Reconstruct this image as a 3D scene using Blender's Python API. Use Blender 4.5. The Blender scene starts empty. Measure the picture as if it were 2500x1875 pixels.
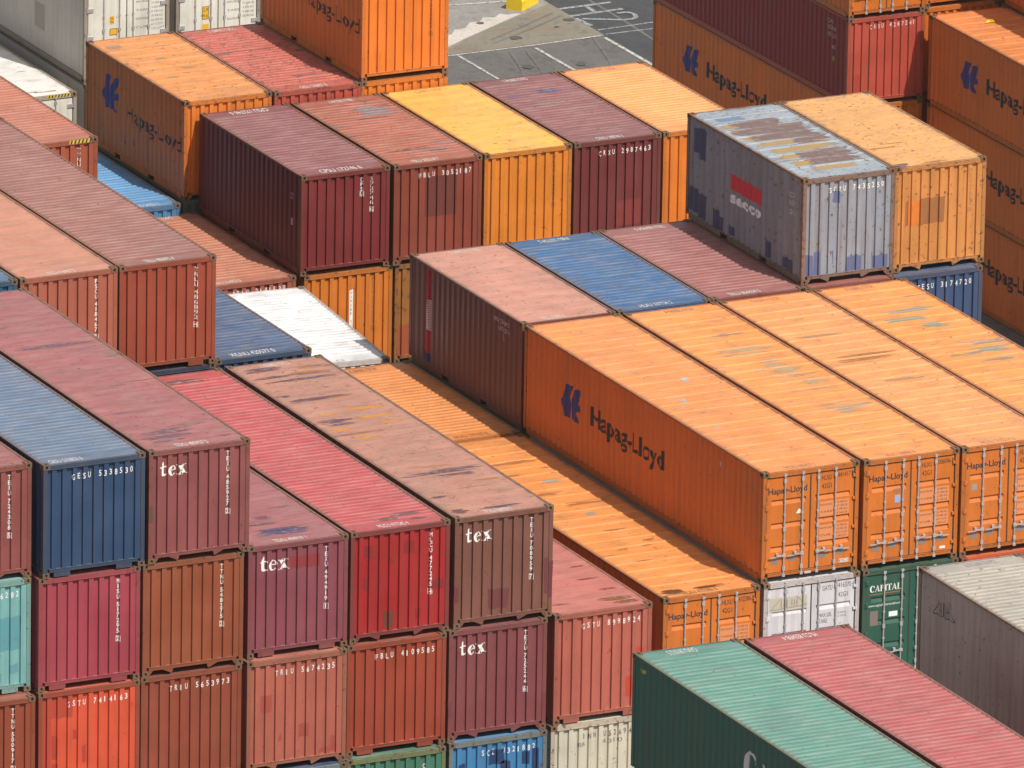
import bpy, bmesh, math, random
from mathutils import Vector, Matrix
R = math.radians
sc = bpy.context.scene

# ---------------------------------------------------------------- camera
cam_d = bpy.data.cameras.new('camera'); cam = bpy.data.objects.new('camera', cam_d)
sc.collection.objects.link(cam); sc.camera = cam
YAW, PITCH, ROLL, FPX = 0.45950433449, 0.30549548688, 0.017968075173, 30941.016735
fw = Vector((math.sin(YAW)*math.cos(PITCH), math.cos(YAW)*math.cos(PITCH), -math.sin(PITCH)))
rt = Vector((math.cos(YAW), -math.sin(YAW), 0)); up = rt.cross(fw)
r2 = rt*math.cos(ROLL)+up*math.sin(ROLL); u2 = -rt*math.sin(ROLL)+up*math.cos(ROLL)
M = Matrix((r2, u2, -fw)).transposed().to_4x4()
M.translation = Vector((-109.31492843, -239.54256812, 89.885388762))
cam.matrix_world = M
cam_d.sensor_width = 36; cam_d.lens = FPX/2500*36
cam_d.clip_start = 5; cam_d.clip_end = 3000

# ---------------------------------------------------------------- light
SUN = Vector((0.22, -0.72, 1.0)).normalized()
w = bpy.data.worlds.new("World"); sc.world = w; w.use_nodes = True
nt = w.node_tree; nt.nodes.clear()
sky = nt.nodes.new('ShaderNodeTexSky'); sky.sky_type = 'NISHITA'; sky.sun_disc = False
sky.sun_elevation = math.asin(SUN.z); sky.sun_rotation = math.atan2(SUN.x, SUN.y)
sky.dust_density = 2.0; sky.air_density = 1.0
bg = nt.nodes.new('ShaderNodeBackground'); bg.inputs[1].default_value = 0.128
wo = nt.nodes.new('ShaderNodeOutputWorld')
hs = nt.nodes.new('ShaderNodeHueSaturation'); hs.inputs['Saturation'].default_value = 0.42   # hazy, whitish sky
wm = nt.nodes.new('ShaderNodeMix'); wm.data_type = 'RGBA'; wm.blend_type = 'MULTIPLY'; wm.inputs[0].default_value = 1.0; wm.inputs[7].default_value = (1.06, 1.0, 0.93, 1)
nt.links.new(sky.outputs[0], hs.inputs['Color']); nt.links.new(hs.outputs[0], wm.inputs[6]); nt.links.new(wm.outputs[2], bg.inputs[0]); nt.links.new(bg.outputs[0], wo.inputs[0])
sd = bpy.data.lights.new('sun', 'SUN'); sd.energy = 4.5; sd.angle = R(0.5); sd.color = (1.0, 0.955, 0.885)
so = bpy.data.objects.new('sun', sd); sc.collection.objects.link(so)
so.rotation_euler = SUN.to_track_quat('Z', 'Y').to_euler(); so.location = (0, -60, 90)
sc.view_settings.view_transform = 'Standard'; sc.view_settings.look = 'None'
sc.view_settings.exposure = -0.04; sc.view_settings.gamma = 1.0
sc.render.engine = 'CYCLES'
sc.cycles.max_bounces = 5; sc.cycles.diffuse_bounces = 3; sc.cycles.glossy_bounces = 2

GZ = -15.604
W = 2.438; SH = 2.6; HC = 2.9; L20 = 6.058; L40 = 12.192

# ---------------------------------------------------------------- helpers
def lin(c):
    return tuple((v/255/12.92 if v/255 <= 0.04045 else ((v/255+0.055)/1.055)**2.4) for v in c)
ALB = 0.80
def paint(c, k=None):
    l_ = lin(c); g_ = sum(l_)/3
    return tuple(min(0.85, (v*.985+g_*.015)*(k if k else ALB)) for v in l_) + (1.0,)

class NB:
    """small shader-node builder"""
    def __init__(s, name):
        s.m = bpy.data.materials.new(name); s.m.use_nodes = True
        s.t = s.m.node_tree; s.t.nodes.clear()
        s.out = s.t.nodes.new('ShaderNodeOutputMaterial'); s.p = s.t.nodes.new('ShaderNodeBsdfPrincipled')
        s.t.links.new(s.p.outputs[0], s.out.inputs[0])
    def n(s, kind, **kw):
        nd = s.t.nodes.new(kind)
        for k, v in kw.items(): setattr(nd, k, v)
        return nd
    def l(s, a, b): s.t.links.new(a, b)
    def val(s, x, sock):
        if isinstance(x, (int, float)): sock.default_value = x
        elif isinstance(x, tuple): sock.default_value = x
        else: s.l(x, sock)
    def math(s, op, a, b=0.0, c=0.0, clamp=False):
        nd = s.n('ShaderNodeMath', operation=op); nd.use_clamp = clamp
        s.val(a, nd.inputs[0]); s.val(b, nd.inputs[1]); s.val(c, nd.inputs[2]); return nd.outputs[0]
    def mix(s, f, a, b, blend='MIX'):
        nd = s.n('ShaderNodeMix', data_type='RGBA', blend_type=blend)
        s.val(f, nd.inputs[0]); s.val(a, nd.inputs[6]); s.val(b, nd.inputs[7]); return nd.outputs[2]
    def ramp(s, v, lo, hi, a=0.0, b=1.0):
        nd = s.n('ShaderNodeMapRange'); s.val(v, nd.inputs[0]); s.val(lo, nd.inputs[1]); s.val(hi, nd.inputs[2])
        nd.inputs[3].default_value = a; nd.inputs[4].default_value = b; return nd.outputs[0]
    def noise(s, vec, scale, detail=3.0, rough=0.55):
        nd = s.n('ShaderNodeTexNoise'); s.l(vec, nd.inputs['Vector'])
        nd.inputs['Scale'].default_value = scale; nd.inputs['Detail'].default_value = detail
        nd.inputs['Roughness'].default_value = rough; return nd.outputs[0]
    def vec(s, x, y, z):
        nd = s.n('ShaderNodeCombineXYZ'); s.val(x, nd.inputs[0]); s.val(y, nd.inputs[1]); s.val(z, nd.inputs[2]); return nd.outputs[0]
    def attr(s, name):
        nd = s.n('ShaderNodeAttribute', attribute_type='OBJECT', attribute_name=name); return nd

def make_paint():
    b = NB('container_paint')
    oi = b.n('ShaderNodeObjectInfo'); col = oi.outputs['Color']
    tc = b.n('ShaderNodeTexCoord'); sp = b.n('ShaderNodeSeparateXYZ'); b.l(tc.outputs['Object'], sp.inputs[0])
    x, y, z = sp.outputs
    geo = b.n('ShaderNodeNewGeometry'); sn = b.n('ShaderNodeSeparateXYZ'); b.l(geo.outputs['True Normal'], sn.inputs[0])
    roof = b.ramp(sn.outputs[2], 0.45, 0.6)
    seed = b.attr('seed').outputs['Fac']
    s7 = b.math('MULTIPLY', seed, 37.0)
    # broad fading of the paint
    vb = b.vec(b.math('ADD', x, s7), b.math('MULTIPLY', y, 0.7), z)
    n1 = b.noise(vb, 0.9, 4.0)
    c = b.mix(b.ramp(n1, 0.3, 0.7, 0.0, 1.0), b.mix(1.0, col, (0.90, 0.90, 0.90, 1), 'MULTIPLY'), b.mix(1.0, col, (1.10, 1.08, 1.06, 1), 'MULTIPLY'))
    # chalked, faded patches on roofs
    n1b = b.noise(b.vec(b.math('MULTIPLY', x, 0.6), b.math('ADD', b.math('MULTIPLY', y, 2.6), s7), 0.0), 1.9, 6.0, 0.7)
    chalk = b.math('MULTIPLY', roof, b.ramp(n1b, 0.40, 0.70, 0.04, 0.17))
    c = b.mix(chalk, c, (0.76, 0.68, 0.58, 1))
    # streaks running down the walls
    vs = b.vec(b.math('MULTIPLY', b.math('ADD', x, s7), 7.0), b.math('MULTIPLY', y, 7.0), b.math('MULTIPLY', z, 0.35))
    n2 = b.noise(vs, 1.0, 4.0, 0.6)
    dirt = b.attr('dirt').outputs['Fac']
    wall = b.math('SUBTRACT', 1.0, roof)
    st = b.math('MULTIPLY', b.math('MULTIPLY', b.ramp(n2, 0.48, 0.72), wall), b.math('ADD', 0.16, dirt), clamp=True)
    c = b.mix(st, c, (0.13, 0.075, 0.045, 1))
    # scraped bands across the roof, running with the ridges
    wear = b.attr('wear').outputs['Fac']; wcol = b.attr('wear_color').outputs['Color']; wcol2 = b.attr('wear_color_b').outputs['Color']
    vw = b.vec(b.math('MULTIPLY', b.math('ADD', x, s7), 0.55), b.math('MULTIPLY', y, 5.2), s7)
    nw = b.noise(vw, 0.85, 5.0, 0.62)
    vw2 = b.vec(b.math('MULTIPLY', b.math('ADD', x, s7), 0.5), b.math('MULTIPLY', b.math('ADD', y, s7), 0.55), 3.0)
    nw2 = b.noise(vw2, 1.0, 2.0, 0.5)
    wsum = b.math('ADD', b.math('MULTIPLY', nw, 0.62), b.math('MULTIPLY', nw2, 0.38))
    th = b.math('SUBTRACT', 0.70, b.math('MULTIPLY', wear, 0.22))
    m1 = b.math('MULTIPLY', b.ramp(wsum, th, b.math('ADD', th, 0.018)), roof)
    vw3 = b.vec(b.math('MULTIPLY', b.math('ADD', x, s7), 0.9), b.math('MULTIPLY', y, 2.0), 9.0)
    nsel = b.ramp(b.noise(vw3, 0.9, 3.0), 0.46, 0.54)
    c = b.mix(b.math('MULTIPLY', m1, 0.86), c, b.mix(nsel, wcol, wcol2))
    # thin scratches along the ridges
    vt = b.vec(b.math('MULTIPLY', b.math('ADD', x, s7), 0.9), b.math('MULTIPLY', y, 14.0), s7)
    nt_ = b.noise(vt, 1.2, 3.0, 0.6)
    th2 = b.math('SUBTRACT', 0.74, b.math('MULTIPLY', wear, 0.06))
    c = b.mix(b.math('MULTIPLY', b.math('MULTIPLY', b.ramp(nt_, th2, b.math('ADD', th2, 0.02)), roof), 0.7), c, (0.16, 0.10, 0.075, 1))
    # soot, puddle stains and small rust blooms on roofs
    vq = b.vec(b.math('MULTIPLY', b.math('ADD', x, s7), 0.8), b.math('MULTIPLY', y, 1.7), 4.0)
    nq = b.noise(vq, 1.7, 7.0, 0.72)
    soil = b.math('ADD', 0.22, b.math('MULTIPLY', wear, 0.5))
    c = b.mix(b.math('MULTIPLY', b.math('MULTIPLY', b.ramp(nq, 0.50, 0.70), roof), soil), c, (0.17, 0.115, 0.08, 1))
    vk = b.vec(b.math('MULTIPLY', b.math('ADD', x, s7), 2.2), b.math('MULTIPLY', y, 4.5), 6.0)
    nk = b.noise(vk, 2.6, 4.0, 0.7); rk = b.attr('rust').outputs['Fac']
    tk = b.math('SUBTRACT', 0.672, b.math('MULTIPLY', rk, 0.18))
    c = b.mix(b.math('MULTIPLY', b.math('MULTIPLY', b.ramp(nk, tk, b.math('ADD', tk, 0.025)), roof), 0.75), c, (0.13, 0.06, 0.035, 1))
    # grime along the roof edges, with rusty marks at the ridge ends
    e = b.math('MINIMUM', x, b.math('SUBTRACT', W, x))
    ne = b.noise(b.vec(x, b.math('ADD', y, s7), 0.0), 5.0, 4.0, 0.65)
    em = b.math('MULTIPLY', b.ramp(b.math('ADD', e, b.math('MULTIPLY', ne, 0.28)), 0.33, 0.16), roof)
    c = b.mix(b.math('MULTIPLY', em, 0.5), c, (0.20, 0.12, 0.075, 1))
    ng = b.noise(b.vec(b.math('ADD', x, s7), y, z), 26.0, 3.0, 0.7)
    c = b.mix(b.ramp(ng, 0.3, 0.7, 0.0, 0.22), c, b.mix(1.0, c, (0.62, 0.60, 0.58, 1), 'MULTIPLY'))
    # rust flecks
    rust = b.attr('rust').outputs['Fac']
    nr = b.noise(b.vec(b.math('ADD', x, s7), y, z), 7.5, 4.0, 0.7)
    th3 = b.math('SUBTRACT', 0.685, b.math('MULTIPLY', rust, 0.20))
    c = b.mix(b.math('MULTIPLY', b.ramp(nr, th3, b.math('ADD', th3, 0.03)), 0.85), c, (0.11, 0.05, 0.028, 1))
    nr2 = b.noise(b.vec(x, b.math('ADD', y, s7), z), 1.6, 5.0, 0.7)
    th4 = b.math('SUBTRACT', 0.86, b.math('MULTIPLY', rust, 0.32))
    c = b.mix(b.math('MULTIPLY', b.ramp(nr2, th4, b.math('ADD', th4, 0.12)), 0.75), c, (0.19, 0.095, 0.05, 1))
    b.l(c, b.p.inputs['Base Color'])
    b.l(b.ramp(n1, 0.3, 0.7, 0.42, 0.62), b.p.inputs['Roughness'])
    # dents
    nd = b.noise(b.vec(b.math('ADD', x, s7), y, b.math('MULTIPLY', z, 0.6)), 1.8, 3.0, 0.5)
    nbr = b.noise(b.vec(b.math('MULTIPLY', b.math('ADD', x, s7), 0.55), b.math('MULTIPLY', y, 2.4), s7), 1.1, 3.0, 0.55)
    nd = b.math('ADD', b.math('MULTIPLY', nd, wall), b.math('MULTIPLY', b.math('MULTIPLY', nbr, roof), 1.1))
    bp = b.n('ShaderNodeBump'); bp.inputs['Strength'].default_value = 0.34; bp.inputs['Distance'].default_value = 0.03
    b.l(nd, bp.inputs['Height']); b.l(bp.outputs[0], b.p.inputs['Normal'])
    return b.m

def simple(name, col, rough=0.6, metal=0.0, var=0.12, nscale=6.0, flecks=None):
    b = NB(name); tc = b.n('ShaderNodeTexCoord')
    n = b.noise(tc.outputs['Object'], nscale, 5.0, 0.65)
    lo = tuple(v*(1-var) for v in col[:3])+(1,); hi = tuple(min(1, v*(1+var)) for v in col[:3])+(1,)
    c = b.mix(b.ramp(n, 0.3, 0.7), lo, hi)
    if flecks:
        n2 = b.noise(tc.outputs['Object'], nscale*2.3, 5.0, 0.7)
        c = b.mix(b.ramp(n2, flecks[1], flecks[1]+0.03), c, flecks[0]+(1,))
    b.l(c, b.p.inputs['Base Color']); b.p.inputs['Roughness'].default_value = rough; b.p.inputs['Metallic'].default_value = metal
    return b.m

def objcol(name, rough=0.55, rustcol=(0.16, 0.085, 0.05), lo=0.45, hi=0.62, scale=9.0, amt=0.8):
    b = NB(name); oi = b.n('ShaderNodeObjectInfo'); tc = b.n('ShaderNodeTexCoord')
    n = b.noise(tc.outputs['Object'], scale, 5.0, 0.7)
    c = b.mix(b.math('MULTIPLY', b.ramp(n, lo, hi), amt), oi.outputs['Color'], rustcol+(1,))
    b.l(c, b.p.inputs['Base Color']); b.p.inputs['Roughness'].default_value = rough
    return b.m

MP = make_paint()
M_CAST = objcol('rusty_casting', 0.75, (0.15, 0.09, 0.05), 0.34, 0.56, 11.0, 0.9)
M_LETTER = objcol('stencil_paint', 0.6, (0.30, 0.24, 0.20), 0.60, 0.74, 14.0, 0.55)
M_PATCH = objcol('repair_paint', 0.6, (0.15, 0.085, 0.055), 0.50, 0.78, 4.5, 0.45)
M_SCRAPE = objcol('scraped_paint', 0.65, (0.26, 0.22, 0.19), 0.50, 0.66, 5.0, 0.7)
M_STEEL = simple('galvanised_steel', (0.50, 0.47, 0.47), 0.42, 0.35, 0.18, 14.0, ((0.28, 0.17, 0.11), 0.66))
M_RUBBER = simple('rubber_gasket', (0.045, 0.04, 0.035), 0.8, 0.0, 0.2)
M_UNDER = simple('underside_steel', (0.05, 0.045, 0.04), 0.85, 0.0, 0.3)

class MB:
    def __init__(s): s.v = []; s.f = []; s.mi = []
    def quad(s, a, b, c, d, m=0):
        k = len(s.v); s.v += [a, b, c, d]; s.f.append((k, k+1, k+2, k+3)); s.mi.append(m)
    def box(s, x0, x1, y0, y1, z0, z1, m=0):
        k = len(s.v)
        s.v += [(x0, y0, z0), (x1, y0, z0), (x1, y1, z0), (x0, y1, z0), (x0, y0, z1), (x1, y0, z1), (x1, y1, z1), (x0, y1, z1)]
        for q in ((0, 3, 2, 1), (4, 5, 6, 7), (0, 1, 5, 4), (1, 2, 6, 5), (2, 3, 7, 6), (3, 0, 4, 7)):
            s.f.append(tuple(k+i for i in q)); s.mi.append(m)
    def prism(s, pts, y0, y1, m=0):
        """polygon in x,z (counter-clockwise seen from -y) extruded in y"""
        k = len(s.v); n = len(pts)
        s.v += [(p[0], y0, p[1]) for p in pts]+[(p[0], y1, p[1]) for p in pts]
        s.f.append(tuple(k+i for i in range(n))); s.mi.append(m)
        s.f.append(tuple(k+n+i for i in reversed(range(n)))); s.mi.append(m)
        for i in range(n):
            j = (i+1) % n; s.f.append((k+i, k+n+i, k+n+j, k+j)); s.mi.append(m)
    def tube(s, x, y, z0, z1, r, n=8, m=0):
        k = len(s.v)
        for zz in (z0, z1):
            s.v += [(x+r*math.cos(2*math.pi*i/n), y+r*math.sin(2*math.pi*i/n), zz) for i in range(n)]
        for i in range(n):
            j = (i+1) % n; s.f.append((k+i, k+j, k+n+j, k+n+i)); s.mi.append(m)
        s.f.append(tuple(k+n+i for i in range(n))); s.mi.append(m); s.f.append(tuple(k+i for i in reversed(range(n)))); s.mi.append(m)
    def mesh(s, name, mats):
        me = bpy.data.meshes.new(name); me.from_pydata(s.v, [], s.f)
        for m in mats: me.materials.append(m)
        if len(mats) > 1: me.polygons.foreach_set('material_index', s.mi)
        me.update(); return me

def link(name, data, parent=None, color=None, props=None):
    o = bpy.data.objects.new(name, data); sc.collection.objects.link(o)
    if parent: o.parent = parent
    if color: o.color = color
    if props:
        for k, v in props.items(): o[k] = v
    return o

# ---------------------------------------------------------------- corrugation profiles
END_N = 9; END_X0 = 0.10; END_P = (W-0.20)/END_N; END_D = 0.048
def end_pts():
    """(x, depth) along the end wall, depth 0 = outer flats"""
    p = [(END_X0, END_D)]
    for i in range(END_N):
        a = END_X0+i*END_P
        p += [(a+0.108, END_D), (a+0.117, 0.0), (a+END_P-0.024, 0.0), (a+END_P, END_D)]
    p[-1] = (W-END_X0, 0.0)
    return p
ENDP = end_pts()
def side_pts(L):
    n = round((L-0.28)/0.278); a0 = 0.14; p = [(a0, 0.0)]; P = (L-0.28)/n; D = 0.034
    for i in range(n):
        a = a0+i*P
        p += [(a+0.036, 0.0), (a+0.036+0.066, D), (a+0.036+0.066+0.072, D), (a+0.036+0.138+0.066, 0.0)]
    p.append((L-0.14, 0.0)); return p, D
def interp(pts, u):
    if u <= pts[0][0]: return pts[0][1]
    for (a, da), (b_, db) in zip(pts, pts[1:]):
        if a <= u <= b_: return da+(db-da)*((u-a)/(b_-a) if b_ > a else 0)
    return pts[-1][1]
def roof_pts(L, kind):
    y0, y1 = 0.52, L-0.52; p = []
    if kind == 'fine': P, seg = 0.209, [(0.0, 0), (0.070, 0), (0.098, .020), (0.168, .020), (0.196, 0)]
    elif kind == 'wide': P, seg = 0.565, [(0.0, 0), (0.30, .0015), (0.40, .002), (0.435, .021), (0.50, .021), (0.54, 0)]
    else: P, seg = 0.62, [(0.0, 0), (0.10, .004), (0.20, .009), (0.31, .012), (0.42, .009), (0.52, .004)]
    n = max(1, round((y1-y0)/P)); P2 = (y1-y0)/n
    for i in range(n):
        for a, h in seg: p.append((y0+i*P2+a*P2/P, h))
    p.append((y1, 0)); return p

CACHE = {}
def cached(key, fn):
    if key not in CACHE: CACHE[key] = fn()
    return CACHE[key]

def m_endwall(H, far, L):
    def f():
        b = MB(); zb, zt = 0.18, H-0.112; pts = ENDP
        for (x0, d0), (x1, d1) in zip(pts, pts[1:]):
            if far:
                Y0, Y1 = L-0.02-d0, L-0.02-d1
                b.quad((x1, Y1, zb), (x0, Y0, zb), (x0, Y0, zt), (x1, Y1, zt))
            else:
                Y0, Y1 = 0.02+d0, 0.02+d1
                b.quad((x0, Y0, zb), (x1, Y1, zb), (x1, Y1, zt), (x0, Y0, zt))
        return b.mesh('end_wall', [MP])
    return cached(('ew', H, far, L), f)
def m_side(H, L, right):
    def f():
        b = MB(); zb, zt = 0.155, H-0.055; pts, D = side_pts(L)
        for (a, d0), (c, d1) in zip(pts, pts[1:]):
            if right: b.quad((W-0.018-d0, a, zb), (W-0.018-d1, c, zb), (W-0.018-d1, c, zt), (W-0.018-d0, a, zt))
            else: b.quad((0.018+d1, c, zb), (0.018+d0, a, zb), (0.018+d0, a, zt), (0.018+d1, c, zt))
        return b.mesh('side_wall', [MP])
    return cached(('sd', H, L, right), f)
def m_smooth_side(H, L, right):
    def f():
        b = MB(); x0, x1 = (W-0.03, W-0.012) if right else (0.012, 0.03)
        n = round(L/1.1); P = (L-0.2)/n
        for i in range(n): b.box(x0, x1, 0.1+i*P+0.004, 0.1+(i+1)*P-0.004, 0.36, H-0.055)
        b.box(x0+0.004, x1-0.004, 0.1, L-0.1, 0.18, H-0.06)
        return b.mesh('side_wall', [MP])
    return cached(('ss', H, L, right), f)
def m_roof(H, L, kind):
    def f():
        b = MB(); z = H-0.022; xa, xb, xc, xd = 0.03, 0.13, W-0.13, W-0.03
        b.quad((xa, 0.06, z), (xd, 0.06, z), (xd, 0.52, z), (xa, 0.52, z))
        b.quad((xa, L-0.52, z), (xd, L-0.52, z), (xd, L-0.06, z), (xa, L-0.06, z))
        if kind == 'smooth':
            n = 24; P = (L-1.04)/n
            for i in range(n):
                a, c = 0.52+i*P, 0.52+(i+1)*P
                b.quad((xa, a, z), (xd, a, z), (xd, c, z), (xa, c, z))
        else:
            pts = roof_pts(L, kind); rg = random.Random(int(L*10)+len(kind))
            for (a, h0), (c, h1) in zip(pts, pts[1:]):
                b.quad((xa, a, z), (xb, a, z+h0), (xb, c, z+h1), (xa, c, z))
                b.quad((xb, a, z+h0), (xc, a, z+h0), (xc, c, z+h1), (xb, c, z+h1))
                b.quad((xc, a, z+h0), (xd, a, z), (xd, c, z), (xc, c, z+h1))
        return b.mesh('roof', [MP])
    return cached(('rf', H, L, kind), f)
def m_frame(H, L, bottom, front):
    def f():
        b = MB(); c = 0.118
        for x0, x1 in ((0.006, 0.102), (W-0.102, W-0.006)):
            b.box(x0, x1, 0.006, 0.12, c, H-c); b.box(x0, x1, L-0.12, L-0.006, c, H-c)
        zt = H-0.004
        # end headers and sills
        for ya, yb in ((0.008, 0.075), (L-0.075, L-0.008)):
            b.box(0.165, W-0.165, ya, yb, H-0.118, H-0.022)
            b.box(0.165, W-0.165, ya, yb, 0.125, 0.20)
        b.box(0.165, W-0.165, 0.001, 0.008, H-0.126, H-0.112)       # lip under the header
        b.box(0.165, W-0.165, 0.001, 0.008, 0.188, 0.202)
        # bottom details
        if bottom == 'tab':
            for x in (0.62, 1.70):
                s = 1 if x < 1.2 else -1
                b.prism([(x+s*0.10, 0.02), (x+0.14 if s > 0 else x+0.14, 0.128), (x-0.14, 0.128)] if s > 0 else [(x-0.10, 0.02), (x+0.14, 0.128), (x-0.14, 0.128)], 0.012, 0.06)
            b.prism([(0.165, 0.0), (0.27, 0.128), (0.165, 0.128)], 0.012, 0.06)
            b.prism([(W-0.165, 0.0), (W-0.165, 0.128), (W-0.27, 0.128)], 0.012, 0.06)
        elif bottom == 'block':
            b.box(0.27, 0.66, 0.014, 0.06, 0.012, 0.128); b.box(W-0.68, W-0.30, 0.014, 0.06, 0.012, 0.128)
        # side rails
        for x0, x1 in ((0.008, 0.068), (W-0.068, W-0.008)):
            b.box(x0, x1, 0.165, L-0.165, H-0.062, H-0.010)
            if L < 7 or front == 'wall20':
                pk = [L/2-1.03-0.18, L/2-1.03+0.18, L/2+1.03-0.18, L/2+1.03+0.18]
                ys = [0.165, pk[0], pk[1], pk[2], pk[3], L-0.165]
                for k in (0, 2, 4): b.box(x0, x1, ys[k], ys[k+1], 0.02, 0.165)
                for k in (1, 3): b.box(x0, x1, ys[k], ys[k+1], 0.135, 0.165)
            else: b.box(x0, x1, 0.165, L-0.165, 0.02, 0.165)
        b.box(0.07, W-0.07, 0.08, L-0.08, 0.13, 0.165, 1)
        for y in (L/2-1.03, L/2+1.03):
            b.box(0.12, W-0.12, y-0.185, y-0.18, 0.02, 0.10, 1); b.box(0.12, W-0.12, y+0.18, y+0.185, 0.02, 0.10, 1)
        return b.mesh('frame', [MP, M_UNDER])
    return cached(('fr', H, L, bottom), f)
def m_cast(sx, sy, sz):
    """corner casting with its apertures; sx, sy, sz = which outer corner it sits at (0 or 1)"""
    def f():
        b = MB(); X, Y, Z = 0.162, 0.178, 0.117
        def face(o, u, v, wu, wv, hu, hv, n):
            # rectangle wu x wv with a centred aperture hu x hv sunk along -n
            o = Vector(o); u = Vector(u); v = Vector(v); n = Vector(n)
            a0, a1, b0, b1 = (wu-hu)/2, (wu+hu)/2, (wv-hv)/2, (wv+hv)/2
            P = lambda s, t, d=0: tuple(o+u*s+v*t-n*d)
            for (s0, s1, t0, t1) in ((0, wu, 0, b0), (0, wu, b1, wv), (0, a0, b0, b1), (a1, wu, b0, b1)):
                b.quad(P(s0, t0), P(s1, t0), P(s1, t1), P(s0, t1))
            k = 0.018
            ring = [(a0+k, b0), (a1-k, b0), (a1, b0+k), (a1, b1-k), (a1-k, b1), (a0+k, b1), (a0, b1-k), (a0, b0+k)]
            for i in range(8):
                p, q = ring[i], ring[(i+1) % 8]
                b.quad(P(*p), P(*q), P(q[0], q[1], 0.07), P(p[0], p[1], 0.07))
            kk = len(b.v); b.v += [P(p[0], p[1], 0.07) for p in ring]; b.f.append(tuple(kk+i for i in range(8))); b.mi.append(0)
            for (c0, c1, c2) in (((a0, b0), ring[7], ring[0]), ((a1, b0), ring[1], ring[2]), ((a1, b1), ring[3], ring[4]), ((a0, b1), ring[5], ring[6])):
                kk = len(b.v); b.v += [P(*c0), P(*c1), P(*c2)]; b.f.append((kk, kk+1, kk+2)); b.mi.append(0)
        # front/back (y), side (x), top/bottom (z) faces that look outwards get apertures
        yo = Y if sy else 0; xo = X if sx else 0; zo = Z if sz else 0
        ny = (0, 1 if sy else -1, 0); nx = (1 if sx else -1, 0, 0); nz = (0, 0, 1 if sz else -1)
        face((0, yo, 0), (1, 0, 0), (0, 0, 1), X, Z, 0.062, 0.078, ny)
        face((xo, 0, 0), (0, 1, 0), (0, 0, 1), Y, Z, 0.090, 0.060, nx)
        face((0, 0, zo), (1, 0, 0), (0, 1, 0), X, Y, 0.064, 0.115, nz)
        b.quad((0, Y-yo, 0), (X, Y-yo, 0), (X, Y-yo, Z), (0, Y-yo, Z)); b.quad((X-xo, 0, 0), (X-xo, Y, 0), (X-xo, Y, Z), (X-xo, 0, Z)); b.quad((0, 0, Z-zo), (X, 0, Z-zo), (X, Y, Z-zo), (0, Y, Z-zo))
        return b.mesh('corner_casting', [M_CAST])
    return cached(('cc', sx, sy, sz), f)

RODX = (0.56, 1.01, 1.40, 1.84)
def m_door(H, right, kind):
    def f():
        b = MB(); x0, x1 = (0.125, 1.205) if not right else (1.233, W-0.125); zb, zt = 0.215, H-0.155; y = 0.034
        if kind == 'reefer':
            b.box(x0, x1, y-0.012, y+0.03, zb, zt)
            b.box(x0+0.05, x1-0.05, y-0.016, y-0.010, zb+0.05, zt-0.05)
        else:
            b.box(x0, x1, y+0.045, y+0.055, zb, zt)
            # frame of the leaf
            xa, xb = x0+0.11, x1-0.10
            b.box(x0, xa, y, y+0.044, zb, zt); b.box(xb, x1, y, y+0.044, zb, zt)
            tops = [H*k for k in (0.742, 0.530, 0.318)]; prev = zt
            for t in tops:
                b.quad((xa, y, t), (xb, y, t), (xb, y, prev), (xa, y, prev))
                b.quad((xa, y+0.032, t-0.003), (xb, y+0.032, t-0.003), (xb, y, t), (xa, y, t))
                b.quad((xa, y+0.032, t-0.050), (xb, y+0.032, t-0.050), (xb, y+0.032, t-0.003), (xa, y+0.032, t-0.003))
                b.quad((xa, y, t-0.130), (xb, y, t-0.130), (xb, y+0.032, t-0.050), (xa, y+0.032, t-0.050))
                prev = t-0.130
            b.quad((xa, y, zb), (xb, y, zb), (xb, y, prev), (xa, y, prev))
            b.box(xa, xb, y+0.001, y+0.004, H*0.742+0.30, H*0.742+0.302)
        return b.mesh('door', [MP])
    return cached(('dr', H, right, kind), f)
def m_rod(H, i, reefer):
    def f():
        b = MB(); x = RODX[i]; y = 0.008
        b.tube(x, y, 0.10, H-0.07, 0.019, 8)
        for z in (0.13, H-0.10): b.box(x-0.034, x+0.034, y-0.024, y+0.02, z-0.03, z+0.03)      # cams
        for z in (0.30, H-0.24, H*0.47): b.box(x-0.032, x+0.032, y-0.022, y+0.024, z-0.045, z+0.045)
        for z in (H*0.36, H*0.60): b.box(x-0.026, x+0.026, y-0.018, y+0.024, z-0.02, z+0.02)
        return b.mesh('lock_rod', [M_STEEL])
    return cached(('rd', H, i, reefer), f)
def m_handle(H, i):
    def f():
        b = MB(); x = RODX[i]; z = 0.60-(0.0 if i != 1 else -0.0); s = -1 if i in (0, 1) else 1
        if i == 3: s = 1
        k = len(b.v)
        xa, xm, xe = x, x+s*0.17, x+s*0.37
        lo, hi = min(xa, xe), max(xa, xe)
        b.box(min(xa, xm), max(xa, xm), -0.030, -0.008, z-0.012, z+0.022)
        b.box(min(xm, xe), max(xm, xe), -0.026, -0.006, z-0.030, z-0.004)
        b.box(xm-0.03, xm+0.03, -0.026, 0.03, z-0.02, z+0.07)
        b.box(x-0.04, x+0.04, -0.03, 0.03, z-0.03, z+0.035)
        return b.mesh('handle', [M_STEEL])
    return cached(('hd', H, i), f)
def m_hinge(z, right, big):
    def f():
        b = MB(); h = 0.05 if not big else 0.075; wd = 0.10 if not big else 0.20
        x0 = 0.06 if not right else W-0.06-wd
        b.box(x0, x0+wd, -0.006, 0.03, z-h, z+h*0.3); xx = x0+0.03 if not right else x0+wd-0.03
        b.tube(xx, -0.004, z-h-0.02, z+h, 0.018, 8)
        return b.mesh('hinge', [M_STEEL if big else MP])
    return cached(('hg', round(z, 3), right, big), f)
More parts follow.
